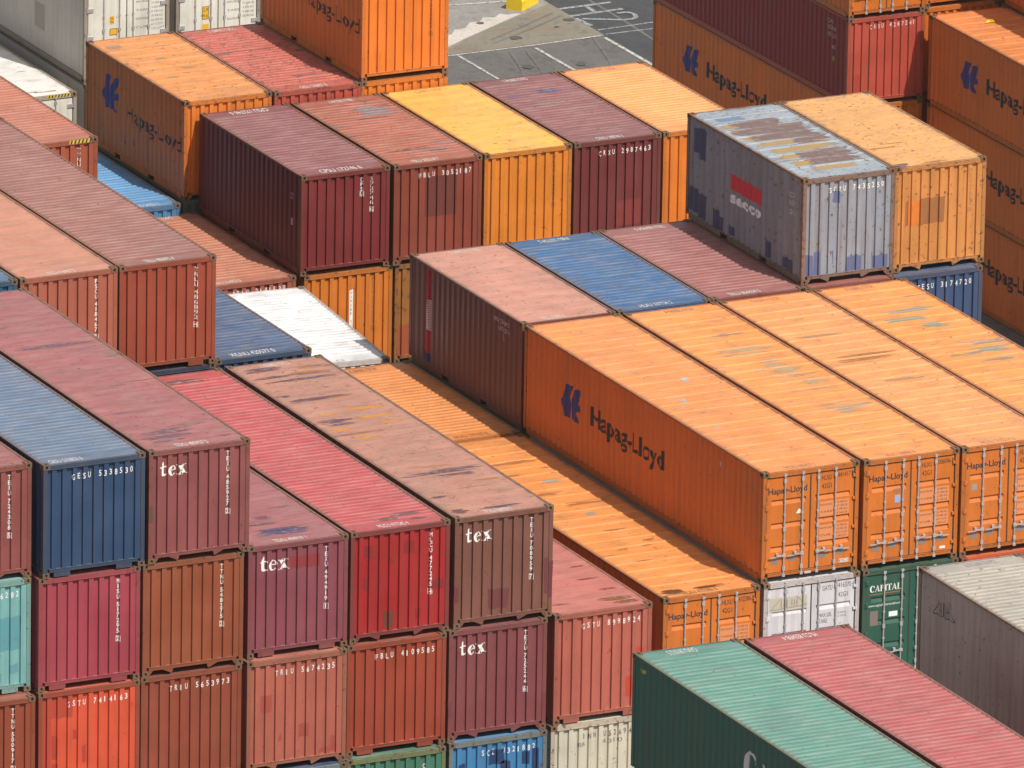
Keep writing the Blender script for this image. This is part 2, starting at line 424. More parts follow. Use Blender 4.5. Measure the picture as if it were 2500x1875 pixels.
def m_gasket(H):
    def f():
        b = MB(); zb, zt = 0.192, H-0.118
        b.box(0.103, W-0.103, 0.030, 0.06, zt-0.034, zt); b.box(0.103, W-0.103, 0.030, 0.06, zb, zb+0.022)
        b.box(0.103, 0.124, 0.030, 0.06, zb, zt); b.box(W-0.124, W-0.103, 0.030, 0.06, zb, zt); b.box(1.206, 1.232, 0.024, 0.06, zb+0.02, zt-0.034)
        return b.mesh('door_gasket', [M_RUBBER])
    return cached(('gk', H), f)

# ---------------------------------------------------------------- lettering
GL = {}
def text_polys(s, bold=0.0):
    """triangulated outline of a string in Blender's built-in font: (verts2d, faces, width)"""
    if (s, bold) in GL: return GL[(s, bold)]
    cu = bpy.data.curves.new('glyph', 'FONT'); cu.body = s; cu.size = 1.0; cu.resolution_u = 3; cu.offset = bold
    o = bpy.data.objects.new('glyph', cu); sc.collection.objects.link(o)
    dg = bpy.context.evaluated_depsgraph_get(); me = bpy.data.meshes.new_from_object(o.evaluated_get(dg))
    vs = [(v.co.x, v.co.y) for v in me.vertices]; fs = [tuple(p.vertices) for p in me.polygons]
    wd = max([v[0] for v in vs], default=0.0)-min([v[0] for v in vs], default=0.0); x0 = min([v[0] for v in vs], default=0.0)
    vs = [(a-x0, b_) for a, b_ in vs]
    bpy.data.objects.remove(o); bpy.data.curves.remove(cu); bpy.data.meshes.remove(me)
    GL[(s, bold)] = (vs, fs, wd); return GL[(s, bold)]

class Deco:
    """flat shapes in (u, v) laid on a surface of the container, cut where the sheet folds"""
    def __init__(s): s.bm = bmesh.new()
    def poly(s, pts):
        vs = [s.bm.verts.new((p[0], p[1], 0)) for p in pts]
        try: s.bm.faces.new(vs)
        except ValueError: pass
        return s
    def rect(s, u0, v0, u1, v1): return s.poly([(u0, v0), (u1, v0), (u1, v1), (u0, v1)])
    def frame(s, u0, v0, u1, v1, t=0.012):
        s.rect(u0, v0, u1, v0+t); s.rect(u0, v1-t, u1, v1); s.rect(u0, v0+t, u0+t, v1-t); s.rect(u1-t, v0+t, u1, v1-t); return s
    def line(s, a, b_, t=0.012):
        d = Vector((b_[0]-a[0], b_[1]-a[1])).normalized(); n = Vector((-d.y, d.x))*t/2
        return s.poly([(a[0]-n.x, a[1]-n.y), (b_[0]-n.x, b_[1]-n.y), (b_[0]+n.x, b_[1]+n.y), (a[0]+n.x, a[1]+n.y)])
    def text(s, t, u, v, h, wd=None, center=False, bold=0.0, rise=0.0):
        """t with its baseline at v, capitals h tall; wd squeezes it to that width"""
        vs, fs, w0 = text_polys(t, bold)
        if not vs: return s
        sy = h/0.70; sx = (wd/w0) if wd else sy*0.8
        if center: u -= w0*sx/2
        bv = [s.bm.verts.new((u+a*sx, v+b_*sy+rise*a*sx, 0)) for a, b_ in vs]
        for f in fs:
            try: s.bm.faces.new([bv[i] for i in f])
            except ValueError: pass
        return s
    def done(s, surf, H, L, name, parent, color):
        bm = s.bm
        if not bm.verts: bm.free(); return None
        us = [v.co.x for v in bm.verts]; u0, u1 = min(us), max(us)
        if surf == 'end': brk = [p[0] for p in ENDP]
        elif surf == 'left':
            sp, D = side_pts(L); brk = [L-p[0] for p in sp]
        else: brk = []
        for b_ in brk:
            if u0 < b_ < u1:
                bmesh.ops.bisect_plane(bm, geom=bm.verts[:]+bm.edges[:]+bm.faces[:], dist=1e-5, plane_co=(b_, 0, 0), plane_no=(1, 0, 0))
        for v in bm.verts:
            u, vv = v.co.x, v.co.y
            if surf == 'end': v.co = (u, 0.02+interp(ENDP, u)-0.003, vv)
            elif surf == 'door': v.co = (u, 0.034-0.003, vv)
            elif surf == 'reefer': v.co = (u, 0.018-0.004, vv)
            elif surf == 'head': v.co = (u, 0.008-0.002, vv)
            elif surf == 'post': v.co = (u, 0.006-0.002, vv)
            elif surf == 'left': v.co = (0.018+interp(sp, L-u)-0.003, L-u, vv)
            elif surf == 'flatleft': v.co = (0.012-0.003, L-u, vv)
            elif surf == 'roofn': v.co = (u, vv, H-0.022+0.003)
            elif surf == 'rooff': v.co = (W-u, L-vv, H-0.022+0.003)
        me = bpy.data.meshes.new(name); bm.to_mesh(me); bm.free(); me.materials.append(M_LETTER)
        return link(name, me, parent, color)

WHITE = (0.78, 0.77, 0.74, 1); ROOFW = (0.66, 0.62, 0.58, 1); BLACK = (0.034, 0.03, 0.034, 1); NAVY = (0.035, 0.045, 0.20, 1)
HPOS = (.287, .347, .392, .449, .555, .598, .658, .702, .759, .805, .862)
def t_h(code, zc=2.25, h=0.128, jitter=0.0):
    d = Deco(); s = code.replace(' ', '')
    for c, p in zip(s, HPOS[-len(s):] if len(s) < 11 else HPOS):
        d.text(c, p*W, zc-h/2, h, 0.060 if c not in 'I1' else 0.024, center=False, bold=0.012)
    return d
def t_v(code, H, xf=0.79, z0=None, h=0.098, pitch=0.122):
    d = Deco(); z = (H-0.235) if z0 is None else z0; n = 0
    for i, c in enumerate(code):
        if c == ' ': z -= pitch*0.45; continue
        d.text(c, xf*W-(0.031 if c not in 'I1' else 0.012), z-h, h, 0.062 if c not in 'I1' else 0.024, bold=0.02)
        if i == len(code)-1: d.frame(xf*W-0.046, z-h-0.018, xf*W+0.046, z+0.014, .009)
        z -= pitch
    return d
def t_roof(code, u0=.30, u1=.64, v=.15, h=.21):
    return Deco().text(code, u0*W, v, h, (u1-u0)*W, bold=0.0)

def serif_C(d, x, y, w_, h, t):
    n = 22; out = []; inn = []
    for i in range(n+1):
        a = R(42+i*(276)/n)
        out.append((x+w_*0.5+w_*0.5*math.cos(a), y+h*0.5+h*0.52*math.sin(a)))
        inn.append((x+w_*0.56+(w_*0.5-t)*math.cos(a)*0.92, y+h*0.5+h*0.44*math.sin(a)))
    for i in range(n): d.poly([out[i], out[i+1], inn[i+1], inn[i]])
    d.poly([(x+w_*0.80, y+h*0.70), (x+w_*0.95, y+h*0.62), (x+w_*0.97, y+h*0.98), (x+w_*0.86, y+h*0.90)])
def serif_A(d, x, y, w_, h, t):
    d.poly([(x+w_*0.06, y), (x+w_*0.14, y), (x+w_*0.50, y+h*0.86), (x+w_*0.50, y+h)])
    d.poly([(x+w_*0.44, y+h), (x+w_*0.56, y+h), (x+w_*0.94, y), (x+w_*0.94-t*1.25, y)])
    d.rect(x+w_*0.26, y+h*0.30, x+w_*0.70, y+h*0.36); d.rect(x-w_*0.02, y, x+w_*0.26, y+h*0.05); d.rect(x+w_*0.58, y, x+w_*1.02, y+h*0.05)
def serif_I(d, x, y, w_, h, t):
    d.rect(x+w_/2-t/2, y, x+w_/2+t/2, y+h); d.rect(x, y, x+w_, y+h*0.05); d.rect(x, y+h*0.95, x+w_, y+h)
def serif_P(d, x, y, w_, h, t):
    d.rect(x+w_*0.12, y, x+w_*0.12+t, y+h); d.rect(x, y, x+w_*0.24+t, y+h*0.05)
    n = 12; cx = x+w_*0.12+t
    for i in range(n):
        a, c = R(90-i*180/n), R(90-(i+1)*180/n)
        d.poly([(cx+w_*0.52*math.cos(a), y+h*0.74+h*0.26*math.sin(a)), (cx+w_*0.52*math.cos(c), y+h*0.74+h*0.26*math.sin(c)),
                (cx+(w_*0.52-t)*math.cos(c), y+h*0.74+h*0.21*math.sin(c)), (cx+(w_*0.52-t)*math.cos(a), y+h*0.74+h*0.21*math.sin(a))])
    d.rect(x, y+h*0.95, x+w_*0.3, y+h)
def serif_T(d, x, y, w_, h, t):
    d.rect(x+w_/2-t/2, y, x+w_/2+t/2, y+h); d.rect(x, y+h*0.93, x+w_, y+h); d.rect(x+w_*0.25, y, x+w_*0.75, y+h*0.05)
    d.poly([(x, y+h*0.93), (x, y+h*0.72), (x+w_*0.06, y+h*0.76), (x+w_*0.16, y+h*0.93)]); d.poly([(x+w_, y+h*0.93), (x+w_*0.84, y+h*0.93), (x+w_*0.94, y+h*0.76), (x+w_, y+h*0.72)])
def serif_L(d, x, y, w_, h, t):
    d.rect(x+w_*0.14, y, x+w_*0.14+t, y+h); d.rect(x, y+h*0.95, x+w_*0.28+t, y+h); d.rect(x, y, x+w_, y+h*0.06)
    d.poly([(x+w_, y+h*0.06), (x+w_, y+h*0.28), (x+w_*0.93, y+h*0.22), (x+w_*0.80, y+h*0.06)])
def t_capital(u, v, wd, h, bigc=1.0):
    d = Deco(); k = wd/6.35; x = u
    for ch, w_ in (('C', 1.0), ('A', 1.05), ('P', .9), ('I', .5), ('T', .95), ('A', 1.05), ('L', .85)):
        f = {'C': serif_C, 'A': serif_A, 'P': serif_P, 'I': serif_I, 'T': serif_T, 'L': serif_L}[ch]
        hh = h*(bigc if x == u else 1.0)
        f(d, x, v-(hh-h)*0.3, w_*k, hh, 0.24*k); x += w_*k*1.01
    return d
def t_tex(u, v, k):
    d = Deco(); T = lambda pts, ox: [(u+(ox+a)*k, v+b_*k) for a, b_ in pts]
    d.poly(T([(0, .86), (.2, .86), (.2, .98), (.05, .98)], 0)); d.poly(T([(.2, .18), (.5, .3), (.5, 1.0), (.2, .98)], 0)); d.poly(T([(.2, .98), (.5, 1.0), (.5, 1.42), (.42, 1.42)], 0))
    d.poly(T([(.5, .86), (.78, .86), (.78, .98), (.5, 1.0)], 0)); d.poly(T([(.2, .18), (.24, .04), (.42, -.04), (.64, .0), (.80, .14), (.74, .2), (.60, .13), (.5, .3)], 0))
    n = 24; out = []; inn = []
    for i in range(n+1):
        a = R(0+i*320/n); out.append((.5+.46*math.cos(a), .48+.52*math.sin(a))); inn.append((.58+.22*math.cos(a), .48+.44*math.sin(a)))
    for i in range(n): d.poly(T([out[i], out[i+1], inn[i+1], inn[i]], .86))
    d.poly(T([(.26, .50), (.95, .50), (.95, .585), (.26, .585)], .86))
    d.poly(T([(.08, 1.0), (.52, 1.0), (1.08, 0.0), (.62, 0.0)], 1.84)); d.poly(T([(.80, 1.0), (.92, 1.0), (.30, 0.0), (.14, 0.0)], 1.84))
    for a, b_ in ((.0, .6), (.66, 1.06)): d.poly(T([(a, .93), (b_, .93), (b_, 1.0), (a, 1.0)], 1.84))
    for a, b_ in ((.0, .44), (.54, 1.18)): d.poly(T([(a, .0), (b_, .0), (b_, .07), (a, .07)], 1.84))
    return d
LOGO_A = [(.24, .93), (.42, .97), (.585, .97), (.51, .80), (.485, .63), (.52, .45), (.50, .05), (.235, .0), (.17, .15), (.02, .26), (.0, .41), (.155, .62), (.23, .75)]
LOGO_B = [(.72, .94), (.99, 1.0), (1.0, .87), (.87, .64), (.80, .53), (.99, .56), (1.0, .38), (.785, .32), (.76, .24), (.82, .13), (.94, .02), (.82, .01), (.54, .05), (.53, .37), (.525, .59), (.58, .72)]
def t_hlogo(u0=1.88, u1=2.94, v0=1.0, v1=1.85):
    d = Deco()
    for P in (LOGO_A, LOGO_B):
        d.poly([(u0+a*(u1-u0), v0+b_*(v1-v0)) for a, b_ in P])
    bmesh.ops.triangulate(d.bm, faces=d.bm.faces[:]); return d
def t_hlname(u0=3.46, u1=7.19, v=1.19, h=0.45):
    return Deco().text('Hapag-Lloyd', u0, v, h, u1-u0, bold=0.022)
def t_plate(u, v, txt, H):
    pass

# ---------------------------------------------------------------- the container builder
CODE = 'shipping containers stacked in the yard'
seedgen = random.Random(7)
ALLC = []
def container(x, y, z, L, label, end, side=None, roofc=None, H=SH, front='wall', bottom='tab', roof='fine', wear=0.25, wcol=(120, 105, 110), wcol2=(120, 75, 70),
              rust=0.15, dirt=0.1, frustc=None, frame=None, rot=0.0, name='shipping_container', cat='shipping container', castc=None, group=None):
    t = link(name, None); t.empty_display_size = 0.5; t.location = (x, y, z); t.rotation_euler = (0, 0, rot)
    t['label'] = label; t['category'] = cat
    if group: t['group'] = group
    seed = seedgen.random(); ec = paint(end); scol = paint(side or end); rc = paint(roofc or end); fc = paint(tuple(.78*a+.22*b_ for a, b_ in zip(frame or end, (104, 72, 50))))  # separate side tone puts the shaded walls' brightness into the paint
    pr = dict(seed=seed, dirt=float(dirt), wear=float(wear), rust=float(rust), wear_color=tuple(v*0.7 for v in lin(wcol)), wear_color_b=tuple(v*0.7 for v in lin(wcol2)))
    prf = dict(pr); prf['rust'] = rust+0.28
    fr = link('frame', m_frame(H, L, bottom, front), t, fc, prf)
    link('roof', m_roof(H, L, roof), t, rc, pr)
    if roof == 'smooth':
        link('side_wall', m_smooth_side(H, L, False), t, scol, pr); link('side_wall', m_smooth_side(H, L, True), t, scol, pr)
    else:
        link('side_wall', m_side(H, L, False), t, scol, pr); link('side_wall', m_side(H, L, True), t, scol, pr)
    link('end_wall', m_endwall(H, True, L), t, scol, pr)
    if front == 'wall': t['_e'] = 1; link('end_wall', m_endwall(H, False, L), t, ec, pr)
    else:
        big = front == 'reefer'
        link('door_gasket', m_gasket(H), t)
        for right in (False, True):
            d = link('door', m_door(H, right, front), t, ec, pr)
            for i in ((0, 1), (2, 3))[right]:
                link('lock_rod', m_rod(H, i, big), d)
                link('handle', m_handle(H, i), d)
            for zf in (0.16, 0.42, 0.68, 0.885): link('hinge', m_hinge(H*zf, right, big), d, ec, pr)
    cc = tuple(0.55*a+0.45*b_ for a, b_ in zip(castc or tuple(0.5*a+0.5*b_ for a, b_ in zip(end, (130, 100, 75))), (100, 74, 52)))
    for sx in (0, 1):
        for sy in (0, 1):
            for sz in (0, 1):
                if sy and not sz: continue
                c = link('corner_casting', m_cast(sx, sy, sz), t, paint(cc))
                c.location = (sx*(W-0.162)+(0.001 if sx else -0.001)*0, sy*(L-0.178), sz*(H-0.1175)+0.0003)
    if '_e' in t: del t['_e']
    t['_dims'] = (L, H)
    ALLC.append((x, y, z, L, H, rot))
    d_ = t['_dims']; del t['_dims']
    t_info[t.name] = (L, H, front); t_col[t.name] = lin(end)
    return t
t_info = {}; t_col = {}; smr = random.Random(11)
def put(t, deco, surf, name='lettering', color=WHITE):
    L, H, front = t_info[t.name]; return deco.done(surf, H, L, name, t, color)
def patches(t, surf, lst, color, name='paint_patch'):
    L, H, front = t_info[t.name]
    for (a, b_, c_, e) in lst:
        j = lambda: smr.uniform(-.018, .018)
        tc_ = lin(color); base_ = t_col.get(t.name, tc_); col = tuple(.90*p+.10*q for p, q in zip(tc_, base_))
        o = Deco().poly([(a+j(), b_+j()), (c_+j(), b_+j()), (c_+j(), e+j()), ((a+c_)/2, e+j()), (a+j(), e+j())]).done(surf, H, L, name, t, tuple(v*ALB for v in col)+(1,))
        if o: o.data.materials[0] = M_PATCH
def rects(t, surf, lst, color, name):
    L, H, front = t_info[t.name]
    for r_ in lst: Deco().rect(*r_).done(surf, H, L, name, t, color)
def smears(t, kind, lst, color, name='scraped_patch'):
    """ragged scraped patches (x0, x1, y, width in y) lying along the roof ridges"""
    L, H, front = t_info[t.name]; pts = roof_pts(L, kind)
    for (x0, x1, yc, th) in lst:
        bm = bmesh.new(); nb = max(3, round(th/.032)); wd = x1-x0
        for k in range(nb):
            y0_ = yc-th/2+th*k/nb; y1_ = yc-th/2+th*(k+1)/nb; e = abs((k+.5)/nb-.5)*2
            r1 = smr.random(); r2_ = smr.random(); a = x0+wd*(.10*e+.34*r1*r1); b_ = x1-wd*(.10*e+.34*r2_*r2_)
            t0, t1 = wd*.10*smr.uniform(.2, 1.6), wd*.10*smr.uniform(.2, 1.6); ym = y0_+(y1_-y0_)*smr.uniform(.3, .7)
            bm.faces.new([bm.verts.new(p+(0,)) for p in ((a, ym), (a+t0, y0_), (b_-t1, y0_), (b_, ym), (b_-t1, y1_), (a+t0, y1_))])
        ya, yb = yc-th*.7, yc+th*.7
        for (b_, h_) in pts:
            if ya < b_ < yb: bmesh.ops.bisect_plane(bm, geom=bm.verts[:]+bm.edges[:]+bm.faces[:], dist=1e-5, plane_co=(0, b_, 0), plane_no=(0, 1, 0))
        for xe in (0.13, W-0.13):
            if x0 < xe < x1: bmesh.ops.bisect_plane(bm, geom=bm.verts[:]+bm.edges[:]+bm.faces[:], dist=1e-5, plane_co=(xe, 0, 0), plane_no=(1, 0, 0))
        for v in bm.verts:
            x = min(max(v.co.x, .035), W-.035); h_ = interp(pts, v.co.y)*min(1.0, max(0.0, (x-.03)/.10), max(0.0, (W-.03-x)/.10))
            v.co = (x, v.co.y, H-0.022+h_+0.0022)
        me = bpy.data.meshes.new(name); bm.to_mesh(me); bm.free(); me.materials.append(M_SCRAPE)
        link(name, me, t, paint(color))

# orange of the sunlit ends; HL_SIDE is lightened to lift the shaded sides
HL_OR = (226, 124, 38); HL_SIDE = (238, 128, 54)
def door_marks(t, num, code='HLXU', typ='42G1', name='Hapag-Lloyd', nc=BLACK, full=True):
    L, H, front = t_info[t.name]
    s = 'door' if front == 'door' else 'reefer'
    if name: put(t, Deco().text(name, 0.15, H*0.795, 0.14, 0.98, bold=.02), s, 'lettering', nc)
    d = Deco().text(code, 1.50, H*0.865, 0.115, 0.25).text(num[:6], 1.90, H*0.875, 0.115, 0.33).text(typ, 1.50 if name else 1.90, H*0.79, 0.115, 0.25)
    d.text(num[-1], 2.255, H*0.875, 0.115, 0.045); put(t, d, s, 'lettering', nc)
    if full:
        for top, rows in ((H*0.742-0.185, (('MAX.GROSS', '30 480 KG'), ('', '67 200 LB'), ('TARE', '3 700 KG'), ('', '8 160 LB'))),
                          (H*0.530-0.185, (('MAX.PAYLOAD', '26 780 KG'), ('', '59 040 LB'), ('CUB.', '67.7 CU.M'), ('', '2 390 CU.FT')))):
            q = Deco().rect(1.46, top-0.36, 2.20, top); o = put(t, q, s, 'data_panel', paint((238, 150, 95)) if code == 'HLXU' else paint((225, 225, 228)))
            if o: o.location = (0, 0.0012, 0)
            d = Deco()
            for i, (a, b_) in enumerate(rows):
                if a: d.text(a, 1.475, top-0.10-i*0.085, 0.045, 0.30)
                d.text(b_, 1.90, top-0.08-i*0.085, 0.05, 0.26)
            put(t, d, s, 'lettering', (0.10, 0.05, 0.03, 1))
    # handle-height plates
    rects(t, s, [(0.26, 0.40, 0.44, 0.50), (0.68, 0.44, 0.86, 0.54), (1.46, 0.42, 1.64, 0.52), (1.92, 0.44, 2.08, 0.56)], (0.22, 0.20, 0.19, 1), 'data_plate')

# ================================================================ FRONT BLOCK (three tiers seen end on)
c = container(-4.78, .09, 2.6, L40, 'faded mauve-brown container at the left edge, top tier beside the navy blue one', (152, 82, 78), roofc=(160, 88, 90), roof='flat', wear=.3, rust=.3)
put(c, t_v('TEXU 724308 5', SH), 'end')
c = container(-2.21, -.22, 2.6, L40, 'navy blue container with white number 5338530 across its top, top tier', (52, 80, 116), roofc=(84, 112, 146), side=(50, 70, 105), bottom='block', roof='fine', wear=.18, wcol=(80, 85, 100), castc=(80, 90, 110), rust=.05, dirt=.02)
put(c, t_h('GESU5338530'), 'end'); put(c, t_roof('GESU 533853 0', .1, .42), 'roofn', color=ROOFW)
c = container(.32, -.2, 2.6, L40, 'faded rose container with white tex lettering and number 485927, top tier', (152, 84, 84), roofc=(168, 92, 96), roof='flat', wear=.42, wcol=(130, 95, 110), wcol2=(140, 90, 90), rust=.22)
put(c, t_v('TEXU 485927 2', SH), 'end'); put(c, t_tex(.27, 1.98, .225), 'end', 'logo'); put(c, t_roof('TEXU 485927 2', .30, .62), 'roofn', color=ROOFW)
patches(c, 'post', [(.012, .95, .098, 1.35)], (95, 75, 60))
c = container(-4.83, -.02, 0, L40, 'pale turquoise container at the left edge with number ending 16282', (130, 190, 190), wear=.2, bottom='block', castc=(150, 160, 130), rust=.12)
put(c, t_h('GSTU5516282', zc=2.26), 'end'); patches(c, 'end', [(.9, 1.0, 2.2, 1.75), (1.5, .3, 1.75, .5), (1.95, .45, 2.15, .65)], (95, 160, 170))
c = container(-2.30, -.21, 0, L40, 'crimson container with vertical number 517295, below the navy blue one', (174, 70, 84), bottom='block', rust=.12)
put(c, t_v('MISU 517295 2', SH), 'end')
c = container(.21, -.18, 0, L40, 'clean brown-orange container with vertical number 548275, under the rose tex one', (160, 86, 56), rust=.06)
put(c, t_v('TTNU 548275 2', SH), 'end')
c = container(2.85, .04, 0, L40, 'mauve container with white tex lettering and number 494919, left of the bright red one', (148, 78, 90), roofc=(165, 90, 98), roof='flat', wear=.5, wcol=(115, 95, 130), wcol2=(120, 60, 70), bottom='block', rust=.15)
put(c, t_v('TEXU 494919 1', SH), 'end'); put(c, t_tex(.30, 1.98, .235), 'end', 'logo'); put(c, t_roof('TEXU 494919 1', .30, .62), 'roofn', color=ROOFW)
patches(c, 'end', [(1.02, 1.95, 1.75, 2.24)], (150, 55, 55)); patches(c, 'post', [(.012, 1.05, .098, 1.85)], (140, 65, 70))
c = container(5.36, .07, 0, L40, 'bright red container with dark patches and number 477245, beside the brown tex one', (176, 40, 42), roofc=(186, 64, 74), frame=(140, 60, 62), wear=.12, wcol=(110, 70, 75), rust=.16, castc=(130, 100, 80))
put(c, t_v('MLCU 477245 4', SH, xf=.81), 'end'); patches(c, 'end', [(.82, .26, 1.1, .66)], (110, 62, 46)); patches(c, 'end', [(1.62, .4, 1.75, .62), (.95, 1.75, 1.08, 1.9)], (150, 42, 42)); put(c, t_roof('MLCU 477245 4', .32, .62), 'roofn', color=ROOFW)
patches(c, 'end', [(.34, 1.95, .55, 2.22), (1.32, 1.95, 1.58, 2.25), (2.0, 1.02, 2.3, 1.25), (.34, 1.2, .46, 1.5)], (140, 42, 44))
c = container(7.93, .11, 0, L40, 'brown container with white tex lettering and number 708959, top of the right column', (136, 88, 76), roofc=(192, 130, 110), roof='flat', wear=.45, wcol=(115, 88, 100), wcol2=(190, 120, 50), rust=.25, castc=(150, 135, 115))
put(c, t_v('TEXU 708959 7', SH), 'end'); put(c, t_tex(.27, 1.98, .225), 'end', 'logo'); put(c, t_roof('TEXU 708959 7', .34, .62), 'roofn', color=ROOFW); put(c, t_roof('TEXU 708959 7', .38, .68), 'rooff', color=ROOFW)
patches(c, 'end', [(.88, .36, 1.38, .80), (.10, .75, .16, 1.05), (2.24, .55, 2.33, 1.4)], (118, 58, 62)); patches(c, 'post', [(W-.10, .45, W-.012, 1.3), (.012, .62, .098, .98)], (112, 52, 58))
c = container(-4.88, -.4, -2.6, L40, 'brown container with vertical number 500917 at the bottom left corner', (156, 74, 48))
put(c, t_v('TTNU 500917 2', SH), 'end')
c = container(-2.32, -.28, -2.6, L40, 'vivid orange-red container with number 7414163 along its top', (228, 92, 60), frame=(176, 76, 56), rust=.10)
put(c, t_h('GSTU7414163'), 'end'); patches(c, 'end', [(.10, 1.95, .85, 2.44), (.10, .2, .3, 1.95)], (186, 72, 52)); patches(c, 'end', [(.85, 1.42, .95, 1.62), (.36, 1.0, .46, 1.55), (1.08, .85, 1.16, 1.25), (.36, .5, .47, .9)], (180, 66, 48))
c = container(.18, -.19, -2.6, L40, 'plain rust-brown container with number 5653973 along its top', (158, 78, 56), rust=.12, bottom='tab')
put(c, t_h('TRIU5653973'), 'end')
c = container(2.76, -.16, -2.6, L40, 'salmon container with red patches and number 5674235, under the mauve tex one', (190, 106, 88), frame=(178, 110, 88), rust=.14)
put(c, t_h('TRIU5674235'), 'end'); patches(c, 'end', [(.38, 1.36, .62, 1.76), (1.28, .68, 1.52, 1.0), (.80, .66, .88, .8), (1.8, .24, 2.2, .36), (2.06, .36, 2.2, .6)], (172, 78, 66))
c = container(5.27, -.02, -2.6, L40, 'rust-orange container with number 4109585 along its top, below the bright red one', (170, 72, 50), bottom='block', rust=.10)
put(c, t_h('FBLU4109585'), 'end')
c = container(7.79, .03, -2.6, L40, 'mauve-red container with white tex lettering and number 725244, middle of the right column', (142, 74, 80), rust=.16)
put(c, t_v('TEXU 725244 6', SH), 'end'); put(c, t_tex(.27, 1.98, .225), 'end', 'logo')
patches(c, 'post', [(.012, .55, .098, .95), (W-.10, .5, W-.012, .85)], (120, 60, 66))
c = container(10.44, .1, -2.6, L40, 'light salmon-red container with number 8998924, roof level with the tier below the brown tex one', (196, 106, 90), roofc=(206, 114, 104), roof='flat', wear=.25, wcol=(160, 60, 50), wcol2=(150, 60, 50), bottom='block', rust=.15)
put(c, t_h('GSTU8998924'), 'end'); patches(c, 'end', [(1.80, .42, 2.3, .9), (2.1, 1.35, 2.24, 1.55)], (208, 70, 48))
c = container(2.72, -.3, -5.2, L40, 'dark blue container peeking out at the bottom edge under the salmon one', (40, 66, 120), frame=(110, 150, 160))
c = container(5.2, -.22, -5.2, L40, 'green container at the bottom edge beside the blue patched one', (74, 128, 106), frame=(120, 140, 95), rust=.2)
put(c, t_v('CRXU 280155', SH, z0=2.25), 'end')
c = container(7.77, -.1, -5.2, L40, 'sky blue container blotched with dark blue paint at the bottom edge', (64, 136, 190), frame=(120, 140, 140), rust=.2)
put(c, t_h('SCZU3218 82'), 'end'); patches(c, 'end', [(.26, 1.7, .42, 2.05), (1.0, 1.95, 1.4, 2.3), (1.3, 1.55, 1.55, 2.0), (1.85, 1.85, 2.0, 2.15), (2.1, 1.6, 2.24, 2.2), (.6, 1.45, .75, 1.7)], (28, 50, 92))
c = container(10.37, .05, -5.2, L40, 'cream white container with number 526947 at the bottom edge', (222, 216, 196), bottom='plain', rust=.25, castc=(160, 120, 85))
put(c, t_h('INNU526947'), 'end', color=(.12, .10, .10, 1)); put(c, Deco().text('BR', .70, 2.02, .10, .20).text('4310', 1.30, 2.02, .10, .5), 'end', color=(.2, .17, .16, 1))

# ================================================================ ORANGE BLOCK WITH DOORS
def hl40(x, y, z, label, num, roofc=(248, 154, 76), logo=True, roof='wide', doors=True, **kw):
    kw.setdefault('wear', .3); kw.setdefault('wcol', (190, 160, 140)); kw.setdefault('wcol2', (170, 130, 100))
    kw.setdefault('bottom', 'plain')
    c = container(x, y, z, L40, label, HL_OR, side=HL_SIDE, roofc=roofc, roof=roof, front='door' if doors else 'wall', castc=(150, 110, 70), **kw)
    if logo: put(c, t_hlogo(), 'left', 'logo', NAVY); put(c, t_hlname(), 'left', 'lettering', BLACK)
    return c
c = hl40(13.2, .2, -2.6, 'orange container with doors one tier lower than the others, number 432386', '432386', roofc=(248, 152, 60), logo=False, wear=.35, wcol=(150, 90, 50), wcol2=(120, 70, 40), rust=.12)
door_marks(c, '4323868'); put(c, t_roof('HLXU 432386 8', .25, .6), 'roofn', color=(.16, .08, .04, 1)); put(c, Deco().rect(.36, 1.25, .47, 1.38), 'door', 'sticker', (.12, .22, .45, 1)); put(c, Deco().rect(.80, 1.18, .92, 1.30), 'door', 'sticker', WHITE)
c = hl40(15.7, .3, 0, 'orange container with the large logo on its long shaded side, number 441417', '441417', roofc=(246, 150, 70), rust=.10)
door_marks(c, '4414171'); put(c, Deco().poly([(.86, 1.55), (.97, 1.55), (.98, 1.62), (.93, 1.66)]), 'door', 'sticker', WHITE); put(c, Deco().rect(1.98, .24, 2.22, .33), 'door', 'sticker', (.7, .62, .52, 1)); put(c, Deco().text('ESCI', 1.99, .255, .06, .21), 'door', 'lettering', BLACK); put(c, Deco().rect(1.1, .10, 1.26, .16), 'head', 'sticker', (.5, .45, .36, 1))
put(c, t_roof('HLXU 441417 1', .28, .58), 'roofn', color=(.30, .17, .10, 1)); put(c, Deco().rect(11.55, 2.05, 11.59, 2.2), 'left', 'sticker', (.3, .25, .12, 1)); put(c, Deco().rect(9.95, 2.12, 10.02, 2.22), 'left', 'sticker', (.5, .5, .6, 1))
c = hl40(18.22, .25, 0, 'orange container with doors and number 506046, scuffed grey roof', '506046', roofc=(254, 158, 70), wear=.52, wcol=(180, 165, 150), wcol2=(150, 140, 130), logo=False, rust=.06)
door_marks(c, '5060468'); put(c, Deco().rect(.82, 1.50, .96, 1.68), 'door', 'sticker', (.28, .40, .60, 1)); put(c, Deco().rect(.78, 1.74, .98, 1.83), 'door', 'sticker', (.35, .16, .08, 1)); put(c, Deco().rect(2.0, .26, 2.14, .32), 'door', 'sticker', WHITE); put(c, t_roof('HLXU 506046 8', .28, .58), 'roofn', color=(.30, .12, .16, 1)); put(c, t_roof('HLXU 506046 8', .3, .6), 'rooff', color=(.30, .15, .12, 1))
c = hl40(20.71, .23, 0, 'pinkish orange container with doors, third of the row, doors cut by the right edge', '510214', roofc=(252, 162, 88), wear=.30, wcol=(190, 140, 90), logo=False)
